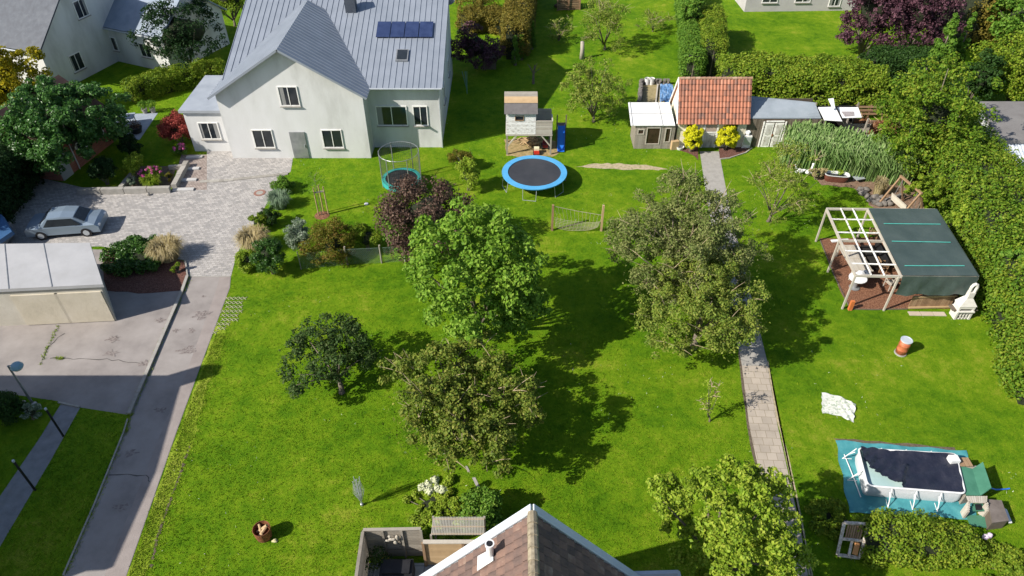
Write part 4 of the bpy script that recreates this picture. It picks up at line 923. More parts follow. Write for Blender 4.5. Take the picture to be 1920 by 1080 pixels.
mb.add(V3, [(j * (N + 1) + i, j * (N + 1) + i + 1, (j + 1) * (N + 1) + i + 1, (j + 1) * (N + 1) + i) for j in range(3) for i in range(N)])
tarp = mb.build('tarpaulin', TARP, pg, smooth=True); mb = MB(); up = Vector((0, 0, .2))
for (xa, ya, xb, yb_) in ((1657, 420, 1763, 421), (1672, 453, 1782, 455), (1696, 499, 1808, 499)):
    a, b = P(xa, ya, hp + .16), P(xb, yb_, hp + .16); mb.beam(a + Vector((0, 0, .03)), b + Vector((0, 0, .03)), .05, .02)
mb.build('strap', mat('teal_strap', [(.06, .32, .27), (.08, .4, .34), (.1, .44, .38)], 3, .6), tarp)
q = P(1592, 579); MB().box(q + Vector((0, -.08, .33)), (.2, .16, .66)).build('post_cover', mat('orange_cover', [(.45, .12, .03), (.52, .15, .045), (.58, .19, .06)], 3, .6), pg)
# things beneath the pergola
q = P(1597, 495, .75); tb = thing('garden_table', 'long slatted wooden table under the open pergola rafters', 'table', (q.x, q.y, 0)); mb = MB()
Lx, Ly, rt_ = 1.25, 2.6, R(0)
c = (P(1580, 462, .75) + P(1640, 462, .75) + P(1600, 512, .75) + P(1655, 512, .75)) / 4; c = P(1603, 484, .75); 
for i in range(11): mb.box((c.x - .55 + i * .11, c.y, .75), (.09, 2.5, .03))
for yy in (-1.2, 0, 1.2): mb.box((c.x, c.y + yy, .775 if yy else .776), (1.24, .11, .025))
mb.build('tabletop', WOOD_P, tb)
for k in (-1, 1):
    for j in (-1, 1): MB().box((c.x + k * .52, c.y + j * 1.12, .36), (.08, .08, .73)).build('leg', WOOD_P, tb)
q0 = P(1640, 478, .5); db = thing('outdoor_sofa', 'black cushioned outdoor seat in the pergola shade', 'sofa', (q0.x, q0.y, 0))
MB().box((q0.x, q0.y, .25), (1.0, 1.9, .3)).build('base', BLACK, db); MB().box((q0.x, q0.y, .47), (.96, 1.86, .12)).build('seat', DARKM, db); MB().box((q0.x + .42, q0.y, .72), (.14, 1.9, .5)).build('backrest', BLACK, db)
q0 = P(1668, 500, .45)
def chair(name, label, q, rz, m, group=None):
    t = thing(name, label, 'chair', q, group); t.rotation_euler.z = 0
    def W(x, y, z): return Vector((q.x + x * math.cos(rz) - y * math.sin(rz), q.y + x * math.sin(rz) + y * math.cos(rz), z))
    mb = MB()
    for i in range(5): mb.beam(W(-.22 + i * .11, -.23, .44), W(-.22 + i * .11, .23, .44), .08, .025)
    mb.build('seat', m, t); mb = MB()
    for i in range(5): mb.beam(W(-.2 + i * .1, .25, .5), W(-.2 + i * .1, .33, .95), .05, .02)
    mb.beam(W(-.25, .33, .96), W(.25, .33, .96), .04, .06); mb.build('backrest', m, t)
    for i in (-1, 1):
        for j in (-1, 1): MB().beam(W(i * .22, j * .22, 0), W(i * .22, j * .22, .44), .04, .04).build('leg', m, t)
    for i in (-1, 1): mb = MB().beam(W(i * .26, -.22, .66), W(i * .26, .28, .66), .05, .03); mb.beam(W(i * .26, -.2, .44), W(i * .26, -.2, .66), .035); mb.build('armrest', m, t)
chair('garden_chair', 'wooden armchair at the far edge of the tarpaulin next to the table', P(1634, 447), R(160), WOOD_B, 'chairs under the pergola')
chair('garden_chair', 'wooden armchair near the front beam of the pergola', P(1666, 540), R(200), WOOD_P, 'chairs under the pergola')
chair('garden_chair', 'wooden armchair half under the tarpaulin by the sofa', P(1650, 510), R(90), WOOD_B, 'chairs under the pergola')
q = P(1601, 540); pt = thing('round_side_table', 'round white table on a grey foot beside the front pergola post', 'table', q)
MB().lathe(q, [(.28, .0), (.3, .06), (.14, .1), (.13, .6), (.1, .72)], 20).build('foot', MET_G, pt); MB().lathe(q, [(.1, .72), (.5, .74), (.5, .78), (0, .79)], 28).build('tabletop', MET_W, pt)
mb = MB(); q = P(1614, 512, .9)
for k in range(5): mb.blob(q + Vector((random.uniform(-.35, .35), random.uniform(-.2, .2), random.uniform(-.05, .1))), (.28, .2, .09), k, .35)
single('white_cushion', 'crumpled white cushion lying on the near end of the table', 'cushion', mb, MET_W, q, smooth=True)
q = P(1575, 451, .8); mb = MB(); mb.box(q, (1.1, .22, .06), .1).box(q + Vector((.9, -.05, -.02)), (.7, .12, .05), -.1); single('white_board', 'white board lying across the far end of the slatted table', 'board', mb, MET_W, q)
# low fence and paving at the front, open fireplace
a, b = P(1702, 579), P(1782, 577); lf = thing('low_slat_fence', 'low wooden slat fence hanging below the front edge of the tarpaulin', 'fence', a); mb = MB()
n = 26
for i in range(n): p = a.lerp(b, i / n); mb.box(p + Vector((0, 0, .5)), (.075, .03, .95))
mb.build('slat', WOOD_B, lf); MB().beam(a + Vector((0, -.05, .12)), b + Vector((0, -.05, .12)), .07, .1).beam(a + Vector((0, -.05, .92)), b + Vector((0, -.05, .92)), .05, .07).build('rail', WOOD_T, lf)
mb = MB()
for i in range(3): p, r = P(1706, 592).lerp(P(1776, 593), i / 3), P(1706, 592).lerp(P(1776, 593), (i + .94) / 3); u = Vector((0, .32, 0)); mb.slab([p + Vector((0, 0, .04)), r + Vector((0, 0, .04)), r + u + Vector((0, 0, .04)), p + u + Vector((0, 0, .04))], .04)
tag(mb.build('paving_slab_row', mat('pink_concrete', [(.34, .28, .22), (.43, .36, .29), (.48, .42, .35)], 2, isl=.5), None, P(1706, 592)), None, None, None, 'structure')
q = P(1793, 590); q = q + Vector((.1, -.45, 0)); fp = thing('garden_fireplace', 'white masonry barbecue with tapering hood and open chimney loop', 'barbecue', q); fp.scale = (.92, .92, .84)
FW = mat('fireplace_plaster', [(.48, .46, .4), (.58, .56, .52), (.62, .61, .58)], 3, .8)
mb = MB()
for k in (-1, 1): mb.box(q + Vector((k * .42, .35, .33)), (.12, .6, .66))
mb.box(q + Vector((0, .62, .33)), (.72, .06, .66)); mb.box(q + Vector((0, .34, .03)), (.72, .5, .06)); mb.box(q + Vector((0, .345, .345)), (.72, .5, .05))
for k in (-.18, 0, .18): mb.box(q + Vector((k, .07, .33)), (.035, .04, .6))
mb.box(q + Vector((0, .35, .69)), (1.0, .74, .08)); mb.build('base', FW, fp)
mb = MB()
for k in (-1, 1): mb.box(q + Vector((k * .42, .37, .92)), (.1, .6, .38))
mb.box(q + Vector((0, .64, .92)), (.74, .06, .38)); mb.box(q + Vector((0, .1, 1.0)), (.74, .05, .22)); mb.build('firebox', FW, fp)
mb = MB().add([q + Vector(v) for v in ((-.52, .05, 1.11), (.52, .05, 1.11), (.52, .7, 1.11), (-.52, .7, 1.11), (-.2, .25, 1.62), (.2, .25, 1.62), (.2, .55, 1.62), (-.2, .55, 1.62))], [(0, 3, 2, 1), (4, 5, 6, 7), (0, 1, 5, 4), (1, 2, 6, 5), (2, 3, 7, 6), (3, 0, 4, 7)])
mb.build('hood', FW, fp); mb = MB(); mb.box(q + Vector((0, .4, 1.86)), (.34, .28, .48))
mb.tube([q + Vector((-.15, .4, 2.05)), q + Vector((-.16, .4, 2.5)), q + Vector((-.09, .4, 2.68)), q + Vector((0, .4, 2.73)), q + Vector((.09, .4, 2.68)), q + Vector((.16, .4, 2.5)), q + Vector((.15, .4, 2.05))], .095, 8)
mb.build('chimney', FW, fp, smooth=False)
MB().box(q + Vector((0, .3, .76)), (.62, .36, .04)).build('grate', BLACK, fp); MB().box(q + Vector((-.62, .4, .7)), (.3, .5, .05)).build('shelf', WOOD_D, fp); MB().box(q + Vector((.62, .4, .7)), (.3, .5, .05)).build('shelf', WOOD_D, fp)
# ---------------------------------------------------------------- swing bench
s_a, s_b = P(1652, 384), P(1722, 396); tpa, tpb = P(1690, 331, 2.05), P(1727, 362, 2.05)
sw = thing('swing_bench', 'wooden garden swing bench on an A-frame by the rock edging', 'swing', s_a)
ax = (tpb - tpa).normalized(); sd_ = Vector((-ax.y, ax.x, 0))
mb = MB(); mb.beam(tpa - ax * .1, tpb + ax * .1, .12, .12); mb.build('top_beam', WOOD_B, sw)
for t in (tpa, tpb):
    for k in (-1, 1): MB().beam(t, Vector((t.x, t.y, 0)) + sd_ * k * .95, .1, .1).build('leg', WOOD_B, sw)
c = (tpa + tpb) / 2; c.z = .45; mb = MB(); L = (tpb - tpa).length * .38
for k in range(5): o = sd_ * (-.25 + k * .115); mb.beam(c + o - ax * L, c + o + ax * L, .1, .03)
mb.build('seat', WOOD_P, sw); mb = MB()
for k in range(5): o = sd_ * (-.32 - k * .03) + Vector((0, 0, .08 + k * .11)); mb.beam(c + o - ax * L, c + o + ax * L, .03, .09)
mb.build('backrest', WOOD_P, sw)
for s in (-1, 1):
    for k in (-1, 1): a = c + ax * s * L; MB().tube([a + sd_ * k * .25, Vector((a.x, a.y, 2.0))], .014, 4).build('chain', MET_G, sw)
# bathtub planter, rocks, geese
q0, q1 = P(1544, 342), P(1590, 346); bt = thing('bathtub', 'old brown bathtub with white rim among the reeds', 'bathtub', q0); d = (q1 - q0); L = d.length; d.normalize(); s = Vector((-d.y, d.x, 0))
def oval(z, k, w_): return [q0.lerp(q1, .5) + s * .35 + d * (L / 2 * k * math.copysign(abs(math.cos(a)) ** .55, math.cos(a))) + s * (w_ * math.copysign(abs(math.sin(a)) ** .55, math.sin(a))) + Vector((0, 0, z)) for a in [2 * math.pi * i / 28 for i in range(28)]]
def rings(mb, Rg, cap=False):
    n = len(Rg[0]); V = [p for r in Rg for p in r]; Fc = [(j * n + i, j * n + (i + 1) % n, (j + 1) * n + (i + 1) % n, (j + 1) * n + i) for j in range(len(Rg) - 1) for i in range(n)]
    if cap: Fc.append(tuple(range((len(Rg) - 1) * n, len(Rg) * n)))
    mb.add(V, Fc)
mb = MB(); rings(mb, [oval(.03, .86, .26), oval(.25, .95, .32), oval(.52, 1.0, .36)]); mb.build('tub', mat('brown_enamel', [(.09, .03, .02), (.14, .05, .035), (.17, .07, .05)], 2, .4), bt)
mb = MB(); rings(mb, [oval(.52, 1.0, .36), oval(.57, 1.04, .4), oval(.57, .93, .32), oval(.4, .9, .29)]); mb.build('rim', MET_W, bt)
mb = MB(); rings(mb, [oval(.41, .92, .31), oval(.41, .01, .01)], True); mb.build('water', GLASS, bt)
r_ = random.Random(5)
pond = [(1612, 358), (1618, 365), (1625, 371), (1632, 378), (1640, 383), (1648, 386), (1656, 384), (1664, 378), (1672, 374), (1680, 372), (1688, 370), (1640, 372), (1652, 374), (1622, 358), (1668, 385), (1646, 378)]
for i, (px, py) in enumerate(pond):
    q = P(px, py); single('rock', 'rounded grey rock edging the reed bed near the swing bench', 'rock', MB().blob(q + Vector((0, 0, .12)), (r_.uniform(.2, .34), r_.uniform(.16, .26), r_.uniform(.14, .22)), i, .2), mat('dark_rock', [(.08, .07, .06), (.16, .145, .13), (.24, .22, .2)], 4, .95), q, 'rocks edging the reed bed', True)
def goose(label, q, rz):
    t = thing('goose_statue', label, 'statue', q, 'white goose statues'); d = Vector((math.cos(rz), math.sin(rz), 0))
    mb = MB().blob(q + Vector((0, 0, .28)), (.3, .2, .2), 3, .08); mb.tube([q + d * .2 + Vector((0, 0, .32)), q + d * .32 + Vector((0, 0, .55)), q + d * .34 + Vector((0, 0, .72))], [.11, .07, .06], 8); mb.blob(q + d * .37 + Vector((0, 0, .76)), (.1, .08, .08), 2, .05)
    mb.tube([q - d * .2 + Vector((0, 0, .3)), q - d * .45 + Vector((0, 0, .4))], [.13, .03], 8); mb.build('body', MET_W, t, smooth=True)
    MB().tube([q + d * .44 + Vector((0, 0, .76)), q + d * .56 + Vector((0, 0, .73))], [.04, .015], 6).build('beak', mat('orange_cover', []), t)
goose('crouching white goose figure on the grass left of the reeds', P(1497, 327), R(180)); goose('upright white goose figure nearest the bathtub', P(1516, 329), R(50))
q = P(1608, 340); mb = MB().box(q + Vector((0, 0, .3)), (.7, .5, .04), .3, None).box(q + Vector((0, .2, .15)), (.6, .08, .3), .3); single('grey_tray', 'grey plastic tray between the bathtub and the yellow grass', 'tray', mb, MET_L, q)
# drum on the lawn
q = P(1688, 662); dr = thing('steel_drum', 'rusty orange drum with pale lid standing on the lawn', 'barrel', q); hd = .98; r0 = .27
MB().lathe(q, [(r0, .03), (r0, .3), (r0 + .015, .32), (r0, .34), (r0, .62), (r0 + .015, .64), (r0, .66), (r0, hd - .04)], 32).build('body', mat('orange_drum', [(.2, .05, .02), (.42, .12, .05), (.5, .17, .08)], 3.5, .55, contrast=2.4), dr, smooth=True)
MB().lathe(q, [(r0 + .02, hd - .06), (r0 + .025, hd), (r0 - .01, hd + .01), (r0 - .03, hd - .01), (0, hd - .005)], 32).build('lid', mat('pale_lid', [(.33, .38, .43), (.42, .46, .5), (.5, .53, .56)], 3, .5), dr)
MB().lathe(q, [(r0 + .04, 0), (r0 + .03, .08), (r0, .08)], 24).build('base_ring', CONC, dr)
# blanket on the lawn
N = 16; K = [P(1540, 737), P(1604, 759), P(1600, 794), P(1541, 776)]; V = []
for j in range(N + 1):
    for i in range(N + 1):
        p = K[0].lerp(K[1], i / N).lerp(K[3].lerp(K[2], i / N), j / N); s = i / N
        V.append(p + Vector((.02 * math.sin(j * 1.3), .02 * math.sin(i * .9) + (.16 * math.sin(math.pi * s)), .04 + .015 * math.sin(i * .8 + j * .35) + .16 * max(0, s - .4) * max(0, math.sin((i - j * .55) * 1.5)))))
F4 = [(j * (N + 1) + i, j * (N + 1) + i + 1, (j + 1) * (N + 1) + i + 1, (j + 1) * (N + 1) + i) for j in range(N) for i in range(N)]
tag(link_mesh('blanket', V, F4, mat('patterned_cloth', [(.2, .3, .2), (.5, .52, .44), (.62, .62, .57), (.64, .64, .6)], 9, .9, contrast=3), None, K[0], True), 'crumpled pale patterned blanket spread on the lawn', 'blanket')
# ---------------------------------------------------------------- frame pool
pz = .82; rc = [P(1607, 839, pz), P(1794, 850, pz), P(1812, 927, pz), P(1626, 912, pz)]     # back-left, back-right, front-right, front-left
pl = thing('frame_pool', 'white-walled rectangular frame pool half covered by a black sheet', 'pool', (rc[3].x, rc[3].y, 0))
def rr(z, inset, rad=.2, n=5):
    c = sum(rc, Vector()) / 4; out = []
    for i in range(4):
        p = rc[i]; a = (rc[i - 1] - p).normalized(); b = (rc[(i + 1) % 4] - p).normalized(); pi_ = p + (a + b) * inset
        for k in range(n + 1):
            t = k / n; q = pi_ + a * rad * (1 - t) ** 2 + b * rad * t ** 2; out.append(Vector((q.x, q.y, z)))
    return out
PW = mat('pool_wall', [(.5, .51, .53), (.6, .61, .63), (.65, .66, .67)], 1.2, .5)
mb = MB(); rings(mb, [rr(.01, .1), rr(.3, .03), rr(.6, .05), rr(pz, .06)]); mb.build('wall', PW, pl, smooth=True)
mb = MB(); r1 = rr(pz, .04); mb.tube(r1 + [r1[0]], .045, 8, False); mb.build('rim', MET_W, pl, smooth=True)
mb = MB(); rings(mb, [rr(pz, .09), rr(.5, .12)]); mb.build('liner', mat('liner', [(.35, .5, .52), (.42, .56, .58), (.48, .62, .62)], 2, .4), pl)
mb = MB(); rings(mb, [rr(.62, .1), [sum(rc, Vector()) / 4 * 1 + Vector((0, 0, .62 - pz))] * 24], False); mb.build('water', mat('pale_water', [(.3, .44, .44), (.36, .5, .49), (.44, .57, .55)], 1.2, .12, spec=.6, bs=4, bk=.15), pl)
# black sheet: front-left corner left open
N = 40; V = []; Fc = []; cv = lambda s, t: rc[0].lerp(rc[1], s).lerp(rc[3].lerp(rc[2], s), t)
for j in range(N + 1):
    for i in range(N + 1):
        s, t = i / N * .955 + .02, j / N * .93 + .03
        bnd = .34 + 1.75 * s + .06 * math.sin(s * 14)                 # lower boundary of the sheet (t)
        tt_ = min(t, bnd); p = cv(s, tt_); edge = min(s, 1 - s, t * 1.0) * 5
        z = .72 + max(0, .17 * (1 - edge)) + .05 * math.sin(s * 13 + t * 7) * math.sin(t * 11 + s * 4) + .3 * max(0, .5 - s) * abs(math.sin(s * 26 + t * 15 + math.sin(t * 9))) + (.17 * math.exp(-((s - .42 + (t - .5) * .2) / .03) ** 2) if t > .35 else 0)
        z += .04 * math.exp(-((bnd - t) / .06) ** 2) * (1 + math.sin(s * 60))
        V.append(Vector((p.x, p.y, z + (.02 * (t - bnd) if t > bnd else 0))))
for j in range(N):
    for i in range(N):
        s, t = i / N, j / N
        s_n = (s + 1 / N) * .955 + .02
        if t * .93 + .03 <= .34 + 1.75 * s_n + .06 * math.sin(s_n * 14): Fc.append((j * (N + 1) + i, j * (N + 1) + i + 1, (j + 1) * (N + 1) + i + 1, (j + 1) * (N + 1) + i))
tag(link_mesh('pool_cover', V, Fc, mat('black_sheet', [(.008, .011, .022), (.018, .02, .034), (.035, .036, .05)], 1.5, .3, bs=2.2, bk=.7, bd=.15), None, rc[0], True), 'wrinkled black sheet drawn over most of the pool', 'pool cover')
def pleg(p, out):
    mb = MB(); o = Vector(out); f_ = Vector((p.x, p.y, 0)) + o * .42
    mb.tube([p + o * .03, f_ + Vector((0, 0, .03))], .021, 6); mb.tube([Vector((p.x, p.y, .06)) + o * .02, f_ + Vector((0, 0, .04))], .014, 6)
    mb.tube([Vector((p.x, p.y, pz - .25)) + o * .02, p.lerp(f_, .55)], .018, 5); mb.build('leg', MET_W, pl)
fo = (rc[3] - rc[0]).normalized(); so_ = (rc[3] - rc[2]).normalized()
for t in (.25, .5, .75): pleg(rc[3].lerp(rc[2], t), fo); pleg(rc[0].lerp(rc[1], t), -fo)
for t in (.03, .6): pleg(rc[0].lerp(rc[3], t), so_)
mb = MB(); a, b = P(1583, 852, .06), P(1614, 932, .06); mb.tube([a, a.lerp(b, .5) + Vector((0, 0, .03)), b], .022, 6)
single('loose_pole', 'loose white pool pole lying on the blue ground sheet', 'pole', mb, MET_W, a)
N = 14; gsq = [P(1566, 826), P(1812, 846), P(1830, 975), P(1592, 962)]; V = []
for j in range(N + 1):
    for i in range(N + 1):
        p = gsq[0].lerp(gsq[1], i / N).lerp(gsq[3].lerp(gsq[2], i / N), j / N); V.append(p + Vector((.05 * math.sin(j * 1.1), .04 * math.sin(i * 1.4), .02 + .015 * abs(math.sin(i * 2.1 + j)))))
tag(link_mesh('ground_sheet', V, F4 := [(j * (N + 1) + i, j * (N + 1) + i + 1, (j + 1) * (N + 1) + i + 1, (j + 1) * (N + 1) + i) for j in range(N) for i in range(N)], mat('blue_ground_sheet', [(.03, .16, .19), (.05, .24, .27), (.09, .31, .33)], 1.6, .7, bs=6, bk=.5, contrast=2), None, gsq[0], True), 'blue-green ground sheet under the pool', 'ground sheet')
EXC.append([(p.x, p.y) for p in gsq])
q = P(1788, 862, pz + .1); sk = thing('pool_skimmer', 'white box hooked over the back right corner of the pool', 'pool filter', (q.x, q.y, 0))
MB().box(q, (.38, .34, .26)).build('body', MET_W, sk); MB().tube([q + Vector((.15, 0, 0)), q + Vector((.5, .1, -.2)), (q.x + .6, q.y, .3)], .035, 6).build('hose', mat('blue_plastic', []), sk)
GRP = mat('green_painted_board', [(.03, .12, .075), (.05, .17, .11), (.07, .2, .135)], 1.5, .6)
q4 = [P(1795, 871, .75), P(1823, 879, .78), P(1838, 929, .78), P(1812, 928, .75)]; pb = thing('pump_box', 'green-topped timber pump box at the right end of the pool', 'pump box', (q4[3].x, q4[3].y, 0))
q5 = [q4[1], P(1843, 866, 1.05), P(1859, 914, 1.05), q4[2]]
MB().slab(q4, .05).build('lid', GRP, pb); MB().slab(q5, .05).build('lid', GRP, pb)
MB().prism([(p.x, p.y) for p in [q4[0], P(1838, 868, .9), P(1852, 915, .9), q4[3]]], 0, .69).build('wall', WOOD_G, pb)
mb = MB(); q = P(1808, 868, .8)
for k in range(4): mb.box(q + Vector((-.25 + k * .16, .05, 0)), (.14, .45, .04))
mb.build('shelf', WOOD_B, pb); MB().tube([P(1857, 915, .5), P(1868, 918, .2), P(1886, 917, .05), P(1893, 916, .04)], .03, 6).build('hose', mat('blue_plastic', []), pb)
# steps
st = thing('pool_steps', 'grey timber pool steps with green mats next to the pump box', 'steps', P(1810, 965))
def sq(a, b, c, d, z): return [P(*a, z), P(*b, z), P(*c, z), P(*d, z)]
tp_ = sq((1812, 930), (1852, 930), (1851, 943), (1817, 942), .8); mb = MB(); n = 9
for i in range(n): s0_, s1_ = i / n, (i + .85) / n; mb.slab([tp_[0].lerp(tp_[1], s0_), tp_[0].lerp(tp_[1], s1_), tp_[3].lerp(tp_[2], s1_), tp_[3].lerp(tp_[2], s0_)], .04)
mb.build('tread', WOOD_P, st)
mb = MB(); w0, w1 = tp_[3], tp_[2]
for w_, e in ((w0, P(1815, 962, .45)), (w1, P(1852, 960, .45))):
    mb = MB()
    for k in range(5): t = k / 5; a = w_.lerp(e, t); mb.box((a.x, a.y, a.z / 2), (.09, (w_ - e).length / 5 * .9, a.z))
    mb.build('side_panel', WOOD_P, st)
MB().slab([P(1822, 944, .45), P(1843, 944, .45), P(1846, 958, .45), P(1825, 958, .45)], .04).build('tread', GRP, st)
MB().slab([P(1828, 945, .48), P(1840, 945, .48), P(1842, 956, .48), P(1830, 956, .48)], .02).build('mat', BLACK, st)
MB().slab([P(1812, 966, .08), P(1850, 966, .08), P(1858, 990, .08), P(1820, 985, .08)], .05).build('base_mat', GRP, st)
q4 = [P(1852, 936, .62), P(1878, 938, .62), P(1892, 976, .62), P(1861, 980, .62)]; cb = thing('storage_chest', 'weathered brown storage chest right of the pool steps', 'chest', (q4[3].x, q4[3].y, 0))
MB().slab(q4, .06).build('lid', mat('brown_chest_lid', [(.09, .075, .065), (.15, .125, .11), (.19, .165, .15)], 2, .8), cb); c_ = sum(q4, Vector()) / 4; MB().prism([((p + (c_ - p) * .05).x, (p + (c_ - p) * .05).y) for p in q4], 0, .55).build('body', WOOD_D, cb)
q4 = [P(1882, 952, .3), P(1888, 955, .3), P(1898, 980, .3), P(1892, 980, .3)]; single('spare_board', 'thin white board leaning on the storage chest', 'panel', MB().slab(q4, .05), MET_W, q4[0])
single('pink_toy', 'small pale pink toy in the shade in front of the chest', 'toy', MB().blob(P(1850, 1007, .12), (.2, .12, .12), 2, .3).blob(P(1856, 1003, .2), (.1, .1, .1), 4, .2), mat('pale_pink', [(.5, .4, .5), (.6, .5, .6), (.62, .55, .62)], 3), P(1850, 1007), smooth=True)
# white door-frame bench in the hedge
a, b, c, d = P(1583, 980, 1.0), P(1628, 983, 1.0), P(1612, 1046, .12), P(1570, 1040, .12); wf_ = thing('slatted_door_frame', 'weathered white door frame with brown slats leaning in the hedge', 'door frame', (d.x, d.y, 0))
mb = MB(); mb.beam(a, d, .12, .07); mb.beam(b, c, .12, .07); mb.beam(a, b, .12, .071); mb.beam(d, c, .12, .071); mb.beam(a.lerp(d, .5), b.lerp(c, .5), .1, .069); mb.beam(a.lerp(b, .5).lerp(d.lerp(c, .5), .5), d.lerp(c, .5), .1, .068); mb.build('frame', mat('weathered_frame', [(.22, .16, .11), (.5, .44, .37), (.68, .65, .6)], 7, .85, contrast=2.6), wf_); mb = MB()
for i in range(7): t = .2 + i * .1; mb.beam(a.lerp(b, t) - Vector((0, 0, .03)), d.lerp(c, t).lerp(a.lerp(b, t), .5) - Vector((0, 0, .03)), .06, .03)
mb.build('slat', WOOD_B, wf_); MB().beam(a.lerp(b, .75).lerp(d.lerp(c, .75), .55) - Vector((0, 0, .02)), a.lerp(b, .75).lerp(d.lerp(c, .75), .92) - Vector((0, 0, .02)), .2, .03).build('panel', WOOD_O, wf_)

# ---------------------------------------------------------------- own house at the bottom
hz_ = 8.4; A = P(998, 957, hz_); ap = 1.17; hw_ = 5.2; yS = A.y - 9; ze_ = hz_ - ap * hw_
oh = thing('tiled_gable_house', 'house with weathered brown tile roof at the bottom edge', 'house', (A.x, A.y, 0))
mb = MB(); xi = hw_ - .45
mb.add([(A.x - xi, A.y - .45, 0), (A.x + xi, A.y - .45, 0), (A.x + xi, yS, 0), (A.x - xi, yS, 0), (A.x - xi, A.y - .45, ze_ + .35), (A.x + xi, A.y - .45, ze_ + .35), (A.x + xi, yS, ze_ + .35), (A.x - xi, yS, ze_ + .35), (A.x, A.y - .45, hz_ - .2), (A.x, yS, hz_ - .2)],
       [(0, 4, 8, 5, 1), (3, 2, 6, 9, 7), (1, 5, 6, 2), (0, 3, 7, 4)])
mb.build('wall', PLASTER, oh); mb = MB()
for k in (-1, 1):
    o = Vector((A.x, A.y, hz_)); ex = Vector((0, -9.2, 0)); ey = Vector((k * hw_, 0, -ap * hw_))
    mb.slab([o, o + ex, o + ex + ey, o + ey], .1); tiled(mb, o + Vector((0, -.12, .01)), ex, ey, 34, 21, .02, .05)
rf = mb.build('roof', TILE_B, oh); mb = MB()
for i in range(24): mb.tube([(A.x, A.y - .1 - i * .38, hz_ + .02), (A.x, A.y - .1 - (i + 1.04) * .38, hz_ + .04)], [.15, .165], 10)
mb.build('ridge_tile', mat('lichen_ridge', [(.09, .075, .05), (.24, .2, .14), (.36, .31, .22)], 7, .95, isl=.3, contrast=2.4), rf)
for k in (-1, 1):
    mb = MB(); o = Vector((A.x, A.y, hz_)); e = o + Vector((k * (hw_ + .05), 0, -ap * (hw_ + .05))); n_ = Vector((k * ap, 0, 1)).normalized()
    mb.beam(o + n_ * .05 + Vector((0, .02, 0)), e + n_ * .05 + Vector((0, .02, 0)), .34, .05, n_); mb.beam(o + n_ * .09 + Vector((0, -.12, 0)), e + n_ * .09 + Vector((0, -.12, 0)), .06, .07, n_); mb.build('verge_flashing', mat('zinc_white', [(.42, .46, .52), (.52, .56, .61), (.56, .6, .65)], 2, .5), oh)
tq = (960 - 0); fx = None
best = min(((pp(A.x - t, A.y - s, hz_ - ap * t)[0] - 918) ** 2 + (pp(A.x - t, A.y - s, hz_ - ap * t)[1] - 1047) ** 2, t, s) for t in [i * .05 for i in range(10, 90)] for s in [j * .05 for j in range(2, 80)])
q = Vector((A.x - best[1], A.y - best[2], hz_ - ap * best[1])); fl_ = MB().tube([q, q + Vector((0, 0, .75))], .11, 14).lathe(q + Vector((0, 0, .75)), [(.12, -.02), (.14, 0), (.14, .1), (.1, .1), (.1, -.05)], 16).build('flue_pipe', MET_W, oh)
MB().tube([q + Vector((0, 0, .55)), q + Vector((0, 0, .86))], .08, 10).build('flue_opening', BLACK, fl_)
n_ = Vector((-ap, 0, 1)).normalized(); u = Vector((-1, 0, -ap)).normalized(); qq = q + n_ * .09; Y_ = Vector((0, 1, 0)); MB().slab([qq + u * .5 - Y_ * .22, qq + u * .5 + Y_ * .25, qq - u * .25 + Y_ * .2, qq - u * .25 - Y_ * .2], .02).build('flue_flashing', MET_W, fl_)
# glass verandah roof to the right
gc_ = thing('glass_canopy', 'glass canopy with pale metal frame at the right eave of the bottom house', 'canopy', (0, 0, 0)); zc_ = 4.0
a, b = P(1068, 1079, zc_), P(1272, 1073, zc_); c, d = b + Vector((0, -3.2, .5)), a + Vector((0, -3.2, .5)); gc_.location = (a.x, a.y, 0)
mb = MB(); mb.beam(a, b, .12, .1); mb.beam(b, c, .1, .1); mb.beam(a, d, .1, .1)
for i in range(1, 5): mb.beam(a.lerp(b, i / 5), d.lerp(c, i / 5), .05, .06)
mb.build('frame', MET_L, gc_); MB().slab([a + Vector((0, 0, .04)), b + Vector((0, 0, .04)), c + Vector((0, 0, .04)), d + Vector((0, 0, .04))], .012).build('pane', mat('milky_glass', [(.3, .3, .3), (.36, .36, .36), (.42, .42, .42)], 1, .15), gc_)
for p in (a, b): MB().beam((p.x, p.y, 0), p, .1).build('post', MET_L, gc_)
# terrace fences
zt = 2.0; f0, f1, f2 = P(681, 994, zt), P(789, 992, zt), P(793, 1015, 1.75)
fn_ = thing('slat_fence', 'tall grey horizontal slat fence round the small terrace', 'fence', (f0.x, f0.y, 0)); mb = MB()
for i in range(17): z = .08 + i * .115; mb.beam((f0.x, f0.y, z), (f1.x, f1.y, z), .03, .09)
for t in (0, .33, .66, 1): p = f0.lerp(f1, t); mb.box((p.x, p.y - .04, zt / 2), (.09, .07, zt))
mb.beam(f0 + Vector((0, 0, .03)), f1 + Vector((0, 0, .03)), .12, .04); mb.build('panel', WOOD_G, fn_); mb = MB()
e = P(668, 1082, zt); e2 = e + (e - f0)
for i in range(17): z = .08 + i * .115; mb.beam((f0.x, f0.y - .05, z), (e2.x, e2.y, z), .03, .09)
mb.beam(f0 + Vector((0, -.1, .031)), e2 + Vector((0, 0, .031)), .12, .04); mb.build('panel', WOOD_G, fn_)
g0, g1 = P(793, 1017, 1.7), P(985, 1012, 1.7); fn2 = thing('woven_fence', 'brown woven wood fence panels between terrace and slatted cold frame', 'fence', (g0.x, g0.y, 0))
mb = MB(); 
for i in range(17): z = .08 + i * .097; mb.beam((g0.x, g0.y, z), (g0.lerp(g1, .38).x, g0.y, z), .03, .082)
mb.build('panel', WOOD_T, fn2); mb = MB()
